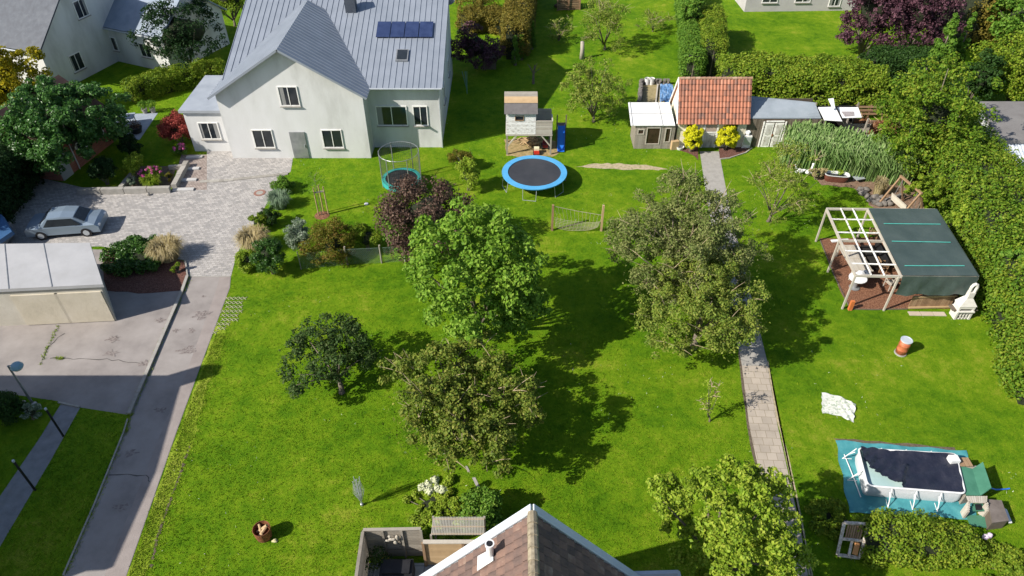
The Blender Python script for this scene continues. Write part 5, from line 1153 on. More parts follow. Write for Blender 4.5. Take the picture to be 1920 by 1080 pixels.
for i in range(10): z = .1 + i * .165; mb.beam((g0.lerp(g1, .4).x, g0.y, z), (g1.x, g0.y, z), .03, .155)
mb.build('panel', WOOD_O, fn2)
for t in (0, .39, .8): p = g0.lerp(g1, t); MB().box((p.x, g0.y - .04, .87), (.1, .08, 1.74)).build('post', WOOD_B, fn2)
MB().beam(g0 + Vector((0, 0, .04)), Vector((g1.x, g0.y, 1.74)), .16, .05).build('coping', WOOD_P, fn2)
z = 1.75; a, b, c, d = P(808, 1003, z), P(909, 1003, z), P(910, 970, z + .5), P(812, 971, z + .5); d = P(812, 969, z + .45); c = P(908, 969, z + .45)
cf = thing('ribbed_canopy', 'ribbed clear plastic canopy on a wooden frame in front of the hydrangea', 'canopy', (a.x, a.y, 0)); mb = MB(); n = 34
for i in range(n): p, r = a.lerp(b, i / n), d.lerp(c, i / n); p2, r2 = a.lerp(b, (i + .72) / n), d.lerp(c, (i + .72) / n); mb.slab([p, p2, r2, r], .012)
mb.build('roof', mat('clear_rib', [(.3, .29, .26), (.42, .4, .36), (.5, .48, .44)], 2, .35, trans=.45), cf); mb = MB()
for t in (.1, .5, .92): mb.beam(a.lerp(d, t) - Vector((0, 0, .05)), b.lerp(c, t) - Vector((0, 0, .05)), .06, .06)
mb.build('batten', WOOD_T, cf)
for p in (a, b, c, d): MB().beam((p.x, p.y, 0), p, .08).build('post', WOOD_G, cf)
q = P(745, 1072, .5); tb = thing('grill_cover', 'black covered grill on the terrace slabs', 'grill', (q.x, q.y, 0)); MB().box((q.x, q.y, .42), (1.25, .7, .82)).box((q.x, q.y, .86), (1.05, .55, .1)).build('cover', BLACK, tb)
q = P(724, 1062, .0); lg = thing('potted_plant', 'dark leafy pot plant in the terrace corner with a yellow pot', 'plant', q); MB().lathe(q, [(.15, 0), (.22, .35), (.24, .4), (.18, .4), (.16, .3)], 16).build('pot', mat('yellow_pot', [(.4, .3, .05), (.5, .4, .08), (.55, .45, .1)], 2), lg)
g_ = np.random.default_rng(3); p_, n_2 = lobe_leaves(np.array([[q.x - .25, q.y, .8], [q.x + .1, q.y - .1, .6], [q.x - .5, q.y - .2, .6]]), np.array([.4, .3, .35]), 160, g_); link_mesh('foliage', *leaf_quads(p_, n_2, .1, g_), L_DARK, lg)
q = P(737, 1003, 1.5); q.y = f0.y - .1; mb = MB()
for k, (x, z, w_, h) in enumerate([(0, 0, .3, .16), (.2, .12, .12, .3), (-.22, -.1, .2, .1), (.1, -.2, .12, .25), (-.1, .2, .1, .14)]): mb.blob(q + Vector((x, 0, z)), (w_ * .6, .04, h * .6), k, .3)
single('dried_root_ornament', 'pale driftwood ornament hung on the grey terrace fence', 'ornament', mb, WOOD_P, q, smooth=True)
# rotary dryer, folded
q = P(679, 947); lh = hgt((679, 947), 900); rd = thing('rotary_dryer', 'folded rotary clothes dryer standing on the lawn', 'clothes dryer', q)
MB().tube([q, q + Vector((0, 0, lh))], .028, 8).build('pole', MET_L, rd); mb = MB()
for k in range(4): a = R(45 + 90 * k); o = Vector((math.cos(a), math.sin(a), 0)); mb.tube([q + o * .05 + Vector((0, 0, .35)), q + o * .17 + Vector((0, 0, lh + .05))], .018, 5)
mb.build('arm', MET_L, rd); mb = MB()
for k in range(16): a = R(22 * k); o = Vector((math.cos(a), math.sin(a), 0)); mb.tube([q + o * .14 + Vector((0, 0, lh - .1)), q + o * (.2 + .1 * random.random()) + Vector((0, 0, lh * .55)), q + o * .06 + Vector((0, 0, .4))], .008, 3)
mb.build('line', MET_W, rd); MB().lathe(q, [(.07, 0), (.07, .12), (.04, .14)], 10).build('ground_socket', MET_G, rd)
# rusty fire basket
q = P(496, 1006); fbk = thing('fire_basket', 'rusty round fire bin with logs on the lower lawn', 'fire bowl', q)
MB().lathe(q, [(.3, .02), (.34, .3), (.36, .62), (.34, .62), (.31, .3), (.27, .08), (0, .08)], 24).build('bin', RUST, fbk)
mb = MB(); mb.tube([q + Vector((-.22, .0, .35)), q + Vector((.22, .1, .68))], .06, 7).tube([q + Vector((-.05, -.2, .4)), q + Vector((.2, .15, .62))], .07, 7).tube([q + Vector((.05, -.2, .45)), q + Vector((-.15, .2, .6))], .05, 7); mb.build('log', WOOD_T, fbk)
single('yellow_stone', 'small pale stone in the grass by the fire bin', 'stone', MB().blob(P(515, 1014, .04), (.12, .09, .06), 3), mat('sandstone', [(.4, .36, .15), (.5, .45, .25), (.55, .5, .3)], 5), P(515, 1014))
# lamp post and bollards
q = P(60, 754); top = P(22, 683, 3.1); top = q + Vector((0, 0, hgt((60, 754), 686))); lp = thing('lamp_post', 'grey lamp post with shallow round head by the lower lawn', 'street lamp', q)
MB().tube([q, q + Vector((0, 0, top.z))], [.06, .045], 10).build('pole', MET_G, lp)
MB().lathe(top + Vector((.35, .05, -.12)), [(.05, .2), (.2, .17), (.28, .05), (.28, 0)], 20).build('lamp_hood', mat('bluegrey_hood', [(.14, .24, .3), (.18, .3, .36), (.22, .34, .4)], 2, .4), lp)
MB().lathe(top + Vector((.35, .05, -.2)), [(.18, -.06), (.25, .02), (.27, .08)], 20).build('lamp_globe', mat('opal_globe', [(.5, .52, .54), (.56, .58, .6), (.6, .62, .64)], 2, .3), lp); MB().tube([top, top + Vector((.3, .04, .02))], .025, 6).build('arm', MET_G, lp)
def bollard(label, q, h):
    t = thing('bollard_light', label, 'bollard', q, 'thin bollard lights along the side path')
    MB().tube([q, q + Vector((0, 0, h))], .05, 10).build('post', BLACK, t); MB().lathe(q + Vector((0, 0, h)), [(.055, 0), (.055, .09), (0, .1)], 10).build('cap', MET_L, t)
bollard('black bollard light at the lower edge of the side path', P(66, 919), hgt((66, 919), 866)); bollard('black bollard light nearer the lamp post', P(119, 818), hgt((119, 818), 768))
# staked young tree
q = P(604, 404); sk_ = thing('staked_sapling', 'thin young tree held by three pale timber stakes', 'sapling', q); hs_ = hgt((604, 404), 352); mb = MB()
for px, py in ((598, 405), (616, 402), (607, 399)): s_ = P(px, py); mb.tube([s_, s_ + Vector((0, 0, hs_))], .04, 7)
mb.build('stake', WOOD_T, sk_); mb = MB(); a, b = P(598, 405), P(616, 402); mb.beam((a.x, a.y, hs_ - .35), (b.x, b.y, hs_ - .35), .03, .1); mb.build('crossbar', WOOD_P, sk_)
mb = MB(); mb.tube([q, q + Vector((0, 0, hs_ + .8))], [.03, .012], 6)
for k in range(14): a = k * 2.4; z = hs_ * .8 + k * .1; mb.tube([q + Vector((0, 0, z)), q + Vector((.4 * math.cos(a), .4 * math.sin(a), z + .35))], [.012, .005], 4)
mb.build('trunk', BARK, sk_); g_ = np.random.default_rng(8); C = np.array([[q.x + g_.normal() * .35, q.y + g_.normal() * .35, hs_ + .4 + g_.normal() * .35] for _ in range(12)]); link_mesh('crown', *leaf_quads(*lobe_leaves(C, np.full(12, .22), 14, g_), .09, g_), L_GREEN, sk_)
mb = MB().lathe(q, [(.5, .015), (.3, .05), (0, .06)], 16); tag(mb.build('mulch_ring', MULCH, None, q), None, None, None, 'structure')
q = P(687, 383); single('white_disc', 'small white disc lying on the grass under the sapling shadow', 'disc', MB().lathe(q, [(.14, .01), (.14, .05), (0, .06)], 14), MET_W, q)
# hoses, stumps, poles
q = P(1091, 110); hh = hgt((1091, 110), 78); single('tree_stump', 'tall bare grey tree stump in the far meadow', 'stump', MB().tube([q, q + Vector((0, 0, hh * .5)), q + Vector((-.05, 0, hh))], [.24, .19, .17], 10), mat('pale_bark', [(.2, .18, .14), (.34, .3, .25), (.42, .38, .32)], 5, .95), q, smooth=True)
for i, px in enumerate((868, 873, 878)):
    q = P(px + 1, 178); 
q = P(876, 176); hh = hgt((876, 176), 134); uw = thing('folded_washing_line', 'folded green washing line pole on the shaded lawn beside the white house', 'clothes dryer', q)
mb = MB(); mb.tube([q, q + Vector((-.1, 0, hh))], .035, 6).tube([q + Vector((0, 0, .3)), q + Vector((-.35, 0, hh))], .025, 5).tube([q + Vector((0, 0, .3)), q + Vector((.05, 0, hh))], .025, 5); mb.build('pole', mat('green_pole', [(.1, .2, .16), (.14, .27, .22), (.18, .3, .26)], 3), uw)
q = P(1000, 157); bt_ = thing('bare_young_tree', 'small leafless young tree in the shadow of the white house', 'tree', q); hh = hgt((1000, 157), 122); mb = MB(); mb.tube([q, q + Vector((0, 0, hh * .6)), q + Vector((.1, 0, hh))], [.12, .09, .04], 7)
for k in range(5): a = k * 1.3; mb.tube([q + Vector((0, 0, hh * .55)), q + Vector((.6 * math.cos(a), .3 * math.sin(a), hh * (.85 + .08 * k)))], [.05, .015], 5)
mb.build('trunk', BARK, bt_)
q = P(1065, 20); cmp_ = thing('pallet_compost_bin', 'compost bin of weathered pallets at the far end of the meadow', 'compost bin', q)
a, b = P(1045, 20), P(1087, 18); h = 1.3
for k, (u0, u1) in enumerate(((a, a.lerp(b, .49)), (a.lerp(b, .51), b))):
    mb = MB()
    for i in range(7): z = .1 + i * .19; mb.beam(u0 + Vector((0, 0, z)), u1 + Vector((0, 0, z)), .04, .13)
    for p in (u0, u1): mb.box((p.x, p.y - .06, h / 2), (.12, .08, h))
    for i in range(7): z = .1 + i * .19; mb.beam(u0 + Vector((0, 1.3, z)), u1 + Vector((0, 1.3, z)), .04, .13)
    mb.build('pallet', WOOD_B, cmp_)
mb = MB()
for p in (a, b):
    for i in range(7): z = .1 + i * .19; mb.beam(p + Vector((0, .1, z)), p + Vector((0, 1.25, z)), .04, .13)
mb.build('side_pallet', WOOD_B, cmp_); MB().blob(a.lerp(b, .5) + Vector((0, .65, .4)), (1.3, .5, .5), 3).build('compost', SOIL, cmp_); MB().box(a.lerp(b, .25) + Vector((0, .6, h + .1)), (1.0, 1.5, .05)).build('lid', WOOD_P, cmp_)
# chain link fence between the gardens
pts_ = [P(565, 505), P(652, 496), P(716, 493), P(760, 490)]; cl_ = thing('chain_link_fence', 'low chain-link fence with old wooden posts below the shrub row', 'fence', pts_[1]); fh = 1.15
for i, p in enumerate(pts_): MB().tube([p, p + Vector((0, 0, fh + .2))], .06 if i != 0 else .03, 7).build('post', WOOD_G, cl_)
mb = MB()
for a, b in zip(pts_[:-1], pts_[1:]):
    L = (b - a).length; d = (b - a) / L; st_ = .13; n = int(L / st_)
    for k in range(-int(fh / st_), n):
        for sgn in (1, -1):
            x0_, x1_ = k * st_, k * st_ + fh; t0, t1 = max(0, x0_), min(L, x1_)
            if t1 <= t0: continue
            z0_, z1_ = (t0 - x0_), (t1 - x0_)
            if sgn < 0: z0_, z1_ = fh - z0_, fh - z1_
            mb.tube([a + d * t0 + Vector((0, 0, z0_)), a + d * t1 + Vector((0, 0, z1_))], .0032, 3, False)
    mb.tube([a + Vector((0, 0, fh)), b + Vector((0, 0, fh))], .008, 4)
mb.build('wire_mesh', mat('green_wire', [(.1, .16, .13), (.15, .22, .18), (.2, .27, .23)], 3), cl_)
# raised bed walls, steps
def wall_line(pts, wd, h, name, label, m=STONE, step=.55):
    mb = MB(); 
    for a, b in zip(pts[:-1], pts[1:]):
        a, b = P(*a), P(*b); n = max(1, int((b - a).length / step))
        for i in range(n): p, q = a.lerp(b, i / n), a.lerp(b, (i + .97) / n); hh = h + random.uniform(-.015, .015); mb.beam(p + Vector((0, 0, hh / 2)), q + Vector((0, 0, hh / 2)), wd, hh)
    return single(name, label, 'wall', mb, m, P(*pts[0]))
wall_line([(150, 364), (322, 360)], .3, .42, 'bed_wall', 'low concrete kerb wall along the paved courtyard', CONC, 1.4)
wall_line([(328, 355), (352, 310)], .35, .4, 'bed_wall', 'low stone wall along the stepped path')
wall_line([(318, 318), (346, 316)], .25, .3, 'bed_wall', 'short stone edging at the top of the flower bed')
wall_line([(228, 356), (250, 330)], .3, .3, 'bed_wall', 'slanted stone edging at the left end of the flower bed')
for i, (x0_, x1_, y_) in enumerate(((325, 364, 357), (331, 369, 339), (340, 374, 318), (350, 380, 296))):
    a, b = P(x0_, y_), P(x1_, y_ - 1); single('stone_step', ['lowest', 'second', 'third', 'topmost'][i] + ' pale stone step of the path beside the flower bed', 'step', MB().beam(a + Vector((0, 0, .05)), b + Vector((0, 0, .05)), .32, .12), mat('pale_step', [(.36, .35, .34), (.44, .43, .42), (.48, .47, .46)], 2), a, 'stone steps of the garden path')
single('stone_ball', 'small grey stone on the paving in front of the kerb wall', 'stone', MB().blob(P(278, 364, .1), .12, 3), STONE, P(278, 364))
# cobbled joint
kerb([(375, 341), (420, 339), (540, 326)], .3, .05, STONE, L=.3)
# neighbour patio
q = P(228, 250); nt_ = thing('patio_table', 'grey garden table on the blue-grey patio', 'table', q); z = .75; T = [P(214, 222, z), P(243, 214, z), P(240, 222, z), P(224, 236, z)]
T = [P(213, 220, z), P(246, 212, z), P(236, 222, z), P(212, 226, z)]; c = P(230, 219, z); MB().box((c.x, c.y, z), (1.7, 1.0, .05), .25).build('tabletop', mat('blue_slab', []), nt_); mb = MB()
for i in (-1, 1):
    for j in (-1, 1): mb.box((c.x + i * .7, c.y + j * .35, z / 2), (.06, .06, z))
mb.build('leg', MET_L, nt_)
for t_, (px, py) in zip(('left', 'right'), ((273, 212), (288, 211))):
    q = P(px, py); pt = thing('terracotta_pot', 'pale pot with a leafy plant on the far patio edge, ' + t_ + ' of two', 'plant pot', q, 'pots on the patio edge'); MB().lathe(q, [(.16, 0), (.24, .4), (.2, .4), (.18, .3)], 14).build('pot', CONC, pt)
    g_ = np.random.default_rng(px); link_mesh('foliage', *leaf_quads(*lobe_leaves(np.array([[q.x, q.y, .75]]), np.array([.4]), 260, g_), .12, g_), L_GREEN, pt)
q = P(257, 248); pp_ = thing('patio_planter', 'dark round planter with dry plants on the blue-grey patio', 'planter', q); MB().lathe(q, [(.35, 0), (.5, .45), (.42, .45), (.38, .35), (0, .35)], 18).build('pot', BLACK, pp_)
g_ = np.random.default_rng(4); link_mesh('foliage', *leaf_quads(*lobe_leaves(np.array([[q.x, q.y, .6]]), np.array([.45]), 300, g_), .1, g_), L_PBRN, pp_)
# shed surroundings
q = P(1397, 276); cb = thing('white_cabinet', 'old white enamel cabinet against the dark plank wall', 'cabinet', q); MB().box(q + Vector((0, .1, .5)), (.62, .5, 1.0)).build('body', W_OLD, cb); MB().box(q + Vector((0, -.16, .62)), (.52, .03, .6)).build('panel', MET_L, cb); 
MB().blob(q + Vector((-.05, .1, 1.2)), (.22, .18, .2), 4, .3).build('bundle', MET_W, cb)
q = P(1262, 276); mb = MB().box(q + Vector((0, -.2, .35)), (.55, .45, .7), .2); single('wicker_box', 'brown wicker box at the corner of the wooden annex', 'box', mb, WOOD_T, q)
q = P(1274, 279); single('white_tub', 'low white tub beside the wicker box', 'tub', MB().lathe(q, [(.25, 0), (.32, .22), (.28, .22), (.24, .06), (0, .06)], 16), MET_W, q)
for i, px in enumerate((1213, 1221)): q = P(px, 158); single('white_bucket', ('left' if i == 0 else 'right') + ' one of two white buckets by the vegetable bed wall', 'bucket', MB().lathe(q, [(.2, 0), (.26, .55), (.24, .55), (.18, .05), (0, .05)], 16), MET_W, q, 'buckets behind the vegetable bed')
def drywall(label, pts, h=.5, STONE=mat('dark_rock', [])):
    mb = MB(); r = random.Random(2)
    for a, b in zip(pts[:-1], pts[1:]):
        a, b = P(*a), P(*b); n = int((b - a).length / .3)
        for i in range(n):
            for k in range(3): p = a.lerp(b, (i + r.random() * .3) / n); mb.box(p + Vector((r.uniform(-.04, .04), 0, .08 + k * .16)), (r.uniform(.2, .32), r.uniform(.2, .3), .15), r.uniform(0, 3))
    single('dry_stone_wall', label, 'wall', mb, STONE, P(*pts[0]))
drywall('rough stone wall round the vegetable bed behind the annex', [(1198, 198), (1202, 158), (1258, 158)])
kerb([(1229, 196), (1233, 160)], .12, .15, WOOD_P)
K = [P(1238, 158, .5), P(1262, 158, .5), P(1262, 192, .4), P(1237, 190, .4)]; N = 14; V = []
for j in range(N + 1):
    for i in range(N + 1): V.append(K[0].lerp(K[1], i / N).lerp(K[3].lerp(K[2], i / N), j / N) + Vector((0, 0, random.uniform(-.09, .09))))
F4 = [(j * (N + 1) + i, j * (N + 1) + i + 1, (j + 1) * (N + 1) + i + 1, (j + 1) * (N + 1) + i) for j in range(N) for i in range(N)]
tag(link_mesh('blue_tarpaulin', V, F4, mat('blue_tarp', [(.05, .13, .28), (.1, .22, .42), (.3, .42, .58)], 3, .4, contrast=2.5), None, K[0], True), 'crumpled blue tarpaulin beside the tiled shed', 'tarpaulin')
q = P(1648, 258); g_ = np.random.default_rng(12); C = np.array([[q.x + g_.uniform(-1.7, 1.3), q.y + g_.uniform(-.6, 1.6), g_.uniform(.15, .8)] for _ in range(34)])
bw = thing('brushwood_heap', 'heap of dry brown cuttings right of the sheds', 'brushwood', q); Vv, Ff = merge(leaf_quads(*lobe_leaves(C, np.full(34, .4), 110, g_), .16, g_, asp=.18), core(C, np.full(34, .36), .8)); link_mesh('cuttings', Vv, Ff, L_DRY, bw)
mb = MB()
for i in range(40): a = Vector(C[i % 34]); dd_ = Vector(rdir(1, g_)[0]); dd_.z = abs(dd_.z) * .4; mb.tube([a, a + dd_ * 1.1], [.03, .012], 5)
mb.build('branch', WOOD_T, bw)
single('grey_bag', 'pale grey bag lying on the brushwood heap', 'bag', MB().blob(P(1634, 256, .4), (.35, .25, .2), 4, .2), MET_L, P(1634, 256), smooth=True)
# car under the privacy blur and blue trailer cover
q = P(132, 432); cr = thing('parked_car', 'silver blue car parked in the shade on the block paving', 'car', q)
CP = mat('car_paint', [(.2, .26, .33), (.22, .28, .35), (.24, .3, .37)], .5, .3, metal=.3, bk=0)
def carprof(z, xs, hw, ymid): return None
rzc = R(8); cx_, sx_ = math.cos(rzc), math.sin(rzc)
def Wc(x, y, z): return Vector((q.x + x * cx_ - y * sx_, q.y + x * sx_ + y * cx_, z))
prof = [(-2.15, .35), (-2.2, .62), (-2.1, .88), (-1.75, .95), (-1.3, 1.02), (-.75, 1.42), (.1, 1.48), (.85, 1.4), (1.5, .98), (2.0, .9), (2.2, .7), (2.2, .38)]
mb = MB(); Rg = []
for x, z in prof:
    Rg.append([Wc(x, -.86, .3), Wc(x, -.88, min(z, .85)), Wc(x, -.86 if z < .96 else -.66, z - .02), Wc(x, 0, z + .03), Wc(x, .86 if z < .96 else .66, z - .02), Wc(x, .88, min(z, .85)), Wc(x, .86, .3)])
V = [p for r in Rg for p in r]; Fc = [(j * 7 + i, j * 7 + i + 1, (j + 1) * 7 + i + 1, (j + 1) * 7 + i) for j in range(len(Rg) - 1) for i in range(6)] + [tuple(range(7)), tuple(range(77, 84))[::-1]]
mb.add(V, Fc); mb.build('body', CP, cr, smooth=False)
for nm, (xa, za), (xb, zb3) in (('rear_window', (-1.24, 1.07), (-.8, 1.38)), ('windscreen', (1.43, 1.03), (.9, 1.36))):
    MB().slab([Wc(xa, -.66, za + .03), Wc(xa, .66, za + .03), Wc(xb, .58, zb3 + .05), Wc(xb, -.58, zb3 + .05)], .02).build(nm, GLASS, cr)
for s_ in (-1, 1): MB().add([Wc(-1.0, s_ * .875, .93), Wc(1.25, s_ * .875, .93), Wc(.75, s_ * .72, 1.34), (Wc(-.65, s_ * .72, 1.36))], [(0, 1, 2, 3)]).build('side_window', GLASS, cr)
for x in (-1.35, 1.35):
    for s_ in (-1, 1): w_ = MB().tube([Wc(x, s_ * .7, .32), Wc(x, s_ * .9, .32)], .32, 18).build('wheel', BLACK, cr); MB().tube([Wc(x, s_ * .89, .32), Wc(x, s_ * .915, .32)], .19, 14).build('rim', MET_L, w_)
for s_ in (-1, 1): MB().blob(Wc(2.14, s_ * .62, .68), (.1, .2, .09), 1, .05).build('headlight', MET_W, cr)
q = P(8, 447); tr_ = thing('covered_trailer', 'trailer under a blue cover at the left edge', 'trailer', q); MB().slab([P(-60, 395, 1.6), P(2, 402, 1.6), P(22, 434, 1.2), P(-4, 452, 1.2), P(-60, 452, 1.2)], .3).build('cover', mat('trailer_blue', [(.03, .09, .2), (.05, .13, .28), (.07, .17, .34)], 1, .5), tr_)
MB().box(P(-20, 440, .7), (2.2, 1.6, .8)).build('body', MET_G, tr_)
#--PART4--
# ================================================================== VEGETATION
tree('walnut_tree', 'bright green leafy tree in the middle of the lawn', 'tree', (772, 392, 1024, 636), L_WALN, zb=1.3, leaf=.24, lobes=84, per=190, seed=11, trunk=.2, lr=(.19, .32), inner=.22, sparse=160, core_k=.35)
tree('dark_round_tree', 'small dark round tree on a short trunk', 'tree', (533, 588, 697, 722), L_DARK, zb=.75, leaf=.16, lobes=46, per=120, seed=12, trunk=.13, base=(641, 736), lr=(.22, .36), sparse=250, core_k=.4)
tree('pear_tree', 'broad olive brown fruit tree below the bright green tree', 'tree', (722, 634, 1002, 868), L_PEAR, zb=1.0, leaf=.165, lobes=90, per=240, seed=13, trunk=.2, lr=(.15, .27), sparse=900, twigs=60, inner=.35, squash=.75, core_k=.3)
tree('apple_tree', 'large dry-looking apple tree beside the garden path', 'apple tree', (1152, 346, 1416, 580), L_APPLE, zb=1.0, leaf=.14, lobes=120, per=270, seed=14, trunk=.2, lr=(.14, .26), sparse=1200, twigs=70, inner=.35, core_k=.3)
tree('apple_tree', 'greener apple tree nearest the slab path, overlapping the dry one', 'apple tree', (1196, 476, 1438, 668), L_APPLE2, zb=1.2, leaf=.14, lobes=92, per=250, seed=15, trunk=.18, lr=(.16, .28), sparse=700, twigs=30, inner=.35, core_k=.35)
tree('plum_tree', 'light green tree overhanging the path at the bottom', 'tree', (1236, 868, 1500, 1130), L_YGRN, zb=1.2, leaf=.165, lobes=90, per=180, seed=16, trunk=.17, lr=(.15, .26), sparse=300, inner=.25, core_k=.3)
tree('slender_tree', 'thin airy olive tree left of the reed bed', 'tree', (1408, 268, 1522, 412), L_APPLE2, zb=.7, leaf=.13, lobes=44, per=90, seed=17, trunk=.1, base=(1440, 415), lr=(.18, .3), sparse=500, twigs=30)
tree('cherry_tree', 'green garden tree between playhouse and annex', 'tree', (1058, 110, 1172, 222), L_APPLE2, zb=.5, leaf=.17, lobes=46, per=110, seed=18, trunk=.12, base=(1113, 228), lr=(.2, .32), sparse=300, core_k=.35)
tree('meadow_fruit_tree', 'fine-leaved fruit tree in the middle of the far meadow', 'tree', (1093, 2, 1176, 86), L_APPLE2, zb=.6, leaf=.15, lobes=40, per=110, seed=19, trunk=.12, base=(1134, 93), sparse=500, twigs=20)
tree('meadow_bush', 'low sparse bush in the far meadow near the pallet bin', 'bush', (1022, 34, 1075, 76), L_APPLE2, zb=.1, leaf=.14, lobes=16, per=50, seed=20, trunk=.06, sparse=150, twigs=12)
tree('meadow_bush', 'low sparse fruit bush in the far meadow beside the tall hedge', 'bush', (1194, 18, 1258, 58), L_APPLE2, zb=.2, leaf=.14, lobes=18, per=60, seed=21, trunk=.06, sparse=200, twigs=14)
tree('yellow_sapling', 'yellowish sapling on the lawn left of the slab path', 'sapling', (1310, 712, 1352, 785), L_YGRN, zb=.35, leaf=.11, lobes=16, per=14, seed=22, trunk=.04, base=(1330, 790), sparse=40, twigs=14)
# shrubs of the left garden
bush('bronze_shrub', 'large bronze-leaved shrub in front of the netted trampoline', 'shrub', (712, 322, 888, 500), L_PBRN, .17, 54, 130, 31, lr=(.22, .36), core_k=.6)
bush('maple_shrub', 'bright green maple shrub leaning against the bronze shrub', 'shrub', (728, 392, 800, 492), L_GREEN, .17, 26, 90, 32)
bush('conifer_shrub', 'yellow-green shrub behind the bronze shrub', 'shrub', (855, 292, 900, 360), L_YGRN, .13, 22, 90, 33)
bush('red_shrub', 'small reddish shrub above the yellow-green one', 'shrub', (842, 276, 890, 318), L_OLIV, .12, 18, 80, 34)
bush('rusty_shrub', 'rounded shrub turning rusty behind the chain-link fence', 'shrub', (572, 412, 668, 494), L_OLIV, .12, 34, 120, 35)
bush('green_shrub', 'green shrub between the rusty shrub and the fence post', 'shrub', (662, 418, 714, 474), L_HEDGE, .12, 22, 90, 36)
bush('silver_shrub', 'white variegated round shrub', 'shrub', (539, 412, 582, 474), L_SILV, .1, 24, 130, 37)
bush('dark_shrub', 'glossy dark green shrub at the head of the driveway', 'shrub', (478, 446, 530, 518), L_RHOD, .12, 26, 120, 38)
bush('yellow_leaf_shrub', 'low yellow-green plants at the paving corner', 'shrub', (442, 468, 482, 508), L_YGRN, .11, 20, 90, 39)
bush('round_box_shrub', 'dark clipped shrub at the edge of the paving above the pampas grass', 'shrub', (488, 386, 522, 424), L_YEW, .09, 18, 110, 40)
bush('spreading_shrub', 'low green shrub close to the manhole cover', 'shrub', (508, 330, 552, 364), L_GREEN, .1, 20, 100, 41)
bush('low_gold_shrub', 'yellowish low shrub under the clipped dark one', 'shrub', (468, 398, 500, 432), L_HEDGE, .1, 16, 90, 42)
grassclump('blue_oat_grass', 'rounded clump of blue-green ornamental grass', 'ornamental grass', P(526, 388), .75, 1.0, L_BLUG, 900, 43)
grassclump('pampas_grass', 'straw-coloured ornamental grass at the edge of the paving', 'ornamental grass', P(480, 468), .95, 1.3, L_STRAW, 1100, 44)
grassclump('feather_grass', 'pale tufted grass at the end of the rhododendron bed', 'ornamental grass', P(318, 484), 1.0, 1.2, L_STRAW, 1100, 45, wd=.018)
bush('rhododendron', 'glossy green rhododendron beside the driveway bed', 'shrub', (188, 442, 312, 520), L_RHOD, .17, 44, 120, 46, lr=(.24, .36))
bush('bed_tuft', 'small green tuft on the bark bed', 'plant', (322, 492, 342, 512), L_HEDGE, .1, 8, 60, 47)
bush('red_maple', 'dense red round shrub by the steps', 'shrub', (299, 212, 364, 272), L_RED, .12, 40, 150, 48)
def flowers(root, c, r, m, n, seed, sz=.09, name='blossom'):
    g = np.random.default_rng(seed); d = rdir(n, g); d[:, 2] = np.abs(d[:, 2]); d[:, 2] += .5; d /= np.linalg.norm(d, axis=1)[:, None]
    C = np.array(c) + d * np.array(r) * 1.0
    link_mesh(name, *leaf_quads(*lobe_leaves(C, np.full(n, sz), 24, g), sz * .9, g, asp=.9), m, root)
for nm, lb, bb_, mt, sd2, fm in [('phlox', 'pink flowering phlox below the red shrub', (326, 270, 354, 292), L_GREEN, 51, L_FLW), ('flowering_perennial', 'magenta flowers in the middle of the raised bed', (262, 312, 304, 344), L_HEDGE, 52, L_FLW)]:
    rt, c, r = bush(nm, lb, 'flowers', bb_, mt, .1, 16, 80, sd2); flowers(rt, c, r, fm, 18, sd2)
bush('bed_shrub', 'light green shrub at the back of the raised bed', 'shrub', (229, 289, 272, 332), L_YGRN, .14, 22, 80, 53)
grassclump('yellow_grass_clump', 'arching yellow-green grass at the front of the raised bed', 'ornamental grass', P(289, 350), .6, .75, L_HEDGE, 500, 54)
bush('bed_perennial', 'small grey-green plant in the left part of the raised bed', 'plant', (238, 330, 256, 350), L_SILV, .08, 8, 60, 55); bush('bed_perennial', 'small rusty plant in the right part of the raised bed', 'plant', (308, 322, 324, 340), L_OLIV, .08, 8, 60, 56)
# ivy mass, gold tree, dark conifers, dark shrubs along the brick house
tree('ivy_tree', 'big ivy-clad tree covering the brick house', 'tree', (0, 156, 214, 312), L_IVY, zb=.7, leaf=.24, lobes=150, per=200, seed=61, trunk=.25, lr=(.17, .28), core_k=.6)
tree('golden_tree', 'yellow foliage tree at the left edge behind the ivy', 'tree', (-70, 92, 64, 212), L_GOLD, zb=1.0, leaf=.26, lobes=60, per=120, seed=62, trunk=.25, core_k=.55)
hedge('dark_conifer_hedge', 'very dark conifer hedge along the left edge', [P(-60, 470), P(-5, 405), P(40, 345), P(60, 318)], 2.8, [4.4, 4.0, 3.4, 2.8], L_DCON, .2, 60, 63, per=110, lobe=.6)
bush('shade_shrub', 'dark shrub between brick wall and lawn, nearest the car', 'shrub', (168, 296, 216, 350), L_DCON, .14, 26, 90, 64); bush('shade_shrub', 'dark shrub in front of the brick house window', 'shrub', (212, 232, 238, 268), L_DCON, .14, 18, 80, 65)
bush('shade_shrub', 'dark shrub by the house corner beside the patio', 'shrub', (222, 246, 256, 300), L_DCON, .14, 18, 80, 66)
tree('dark_tree', 'dark tree between villa and courtyard lawn', 'tree', (262, 0, 420, 122), L_DCON, zb=.6, leaf=.25, lobes=50, per=110, seed=67, core_k=.6)
tree('green_tree', 'sunlit tree at the top edge left of the white house', 'tree', (372, -50, 482, 40), L_HEDGE, zb=.6, leaf=.22, lobes=50, per=110, seed=68, core_k=.5)
hedge('garden_hedge', 'green hedge behind the villa patio', [P(250, 190), P(330, 165), P(420, 150)], 1.6, 1.8, L_HEDGE, .18, 34, 69, per=80)
hedge('shadow_trees', 'row of dark trees left of the villa drive', [(-39.5, 33), (-40.5, 40), (-45, 47), (-52, 54)], 3, [6.4, 6.6, 6.5, 6], L_DCON, .3, 40, 70, per=70, lobe=.9, cat='trees')
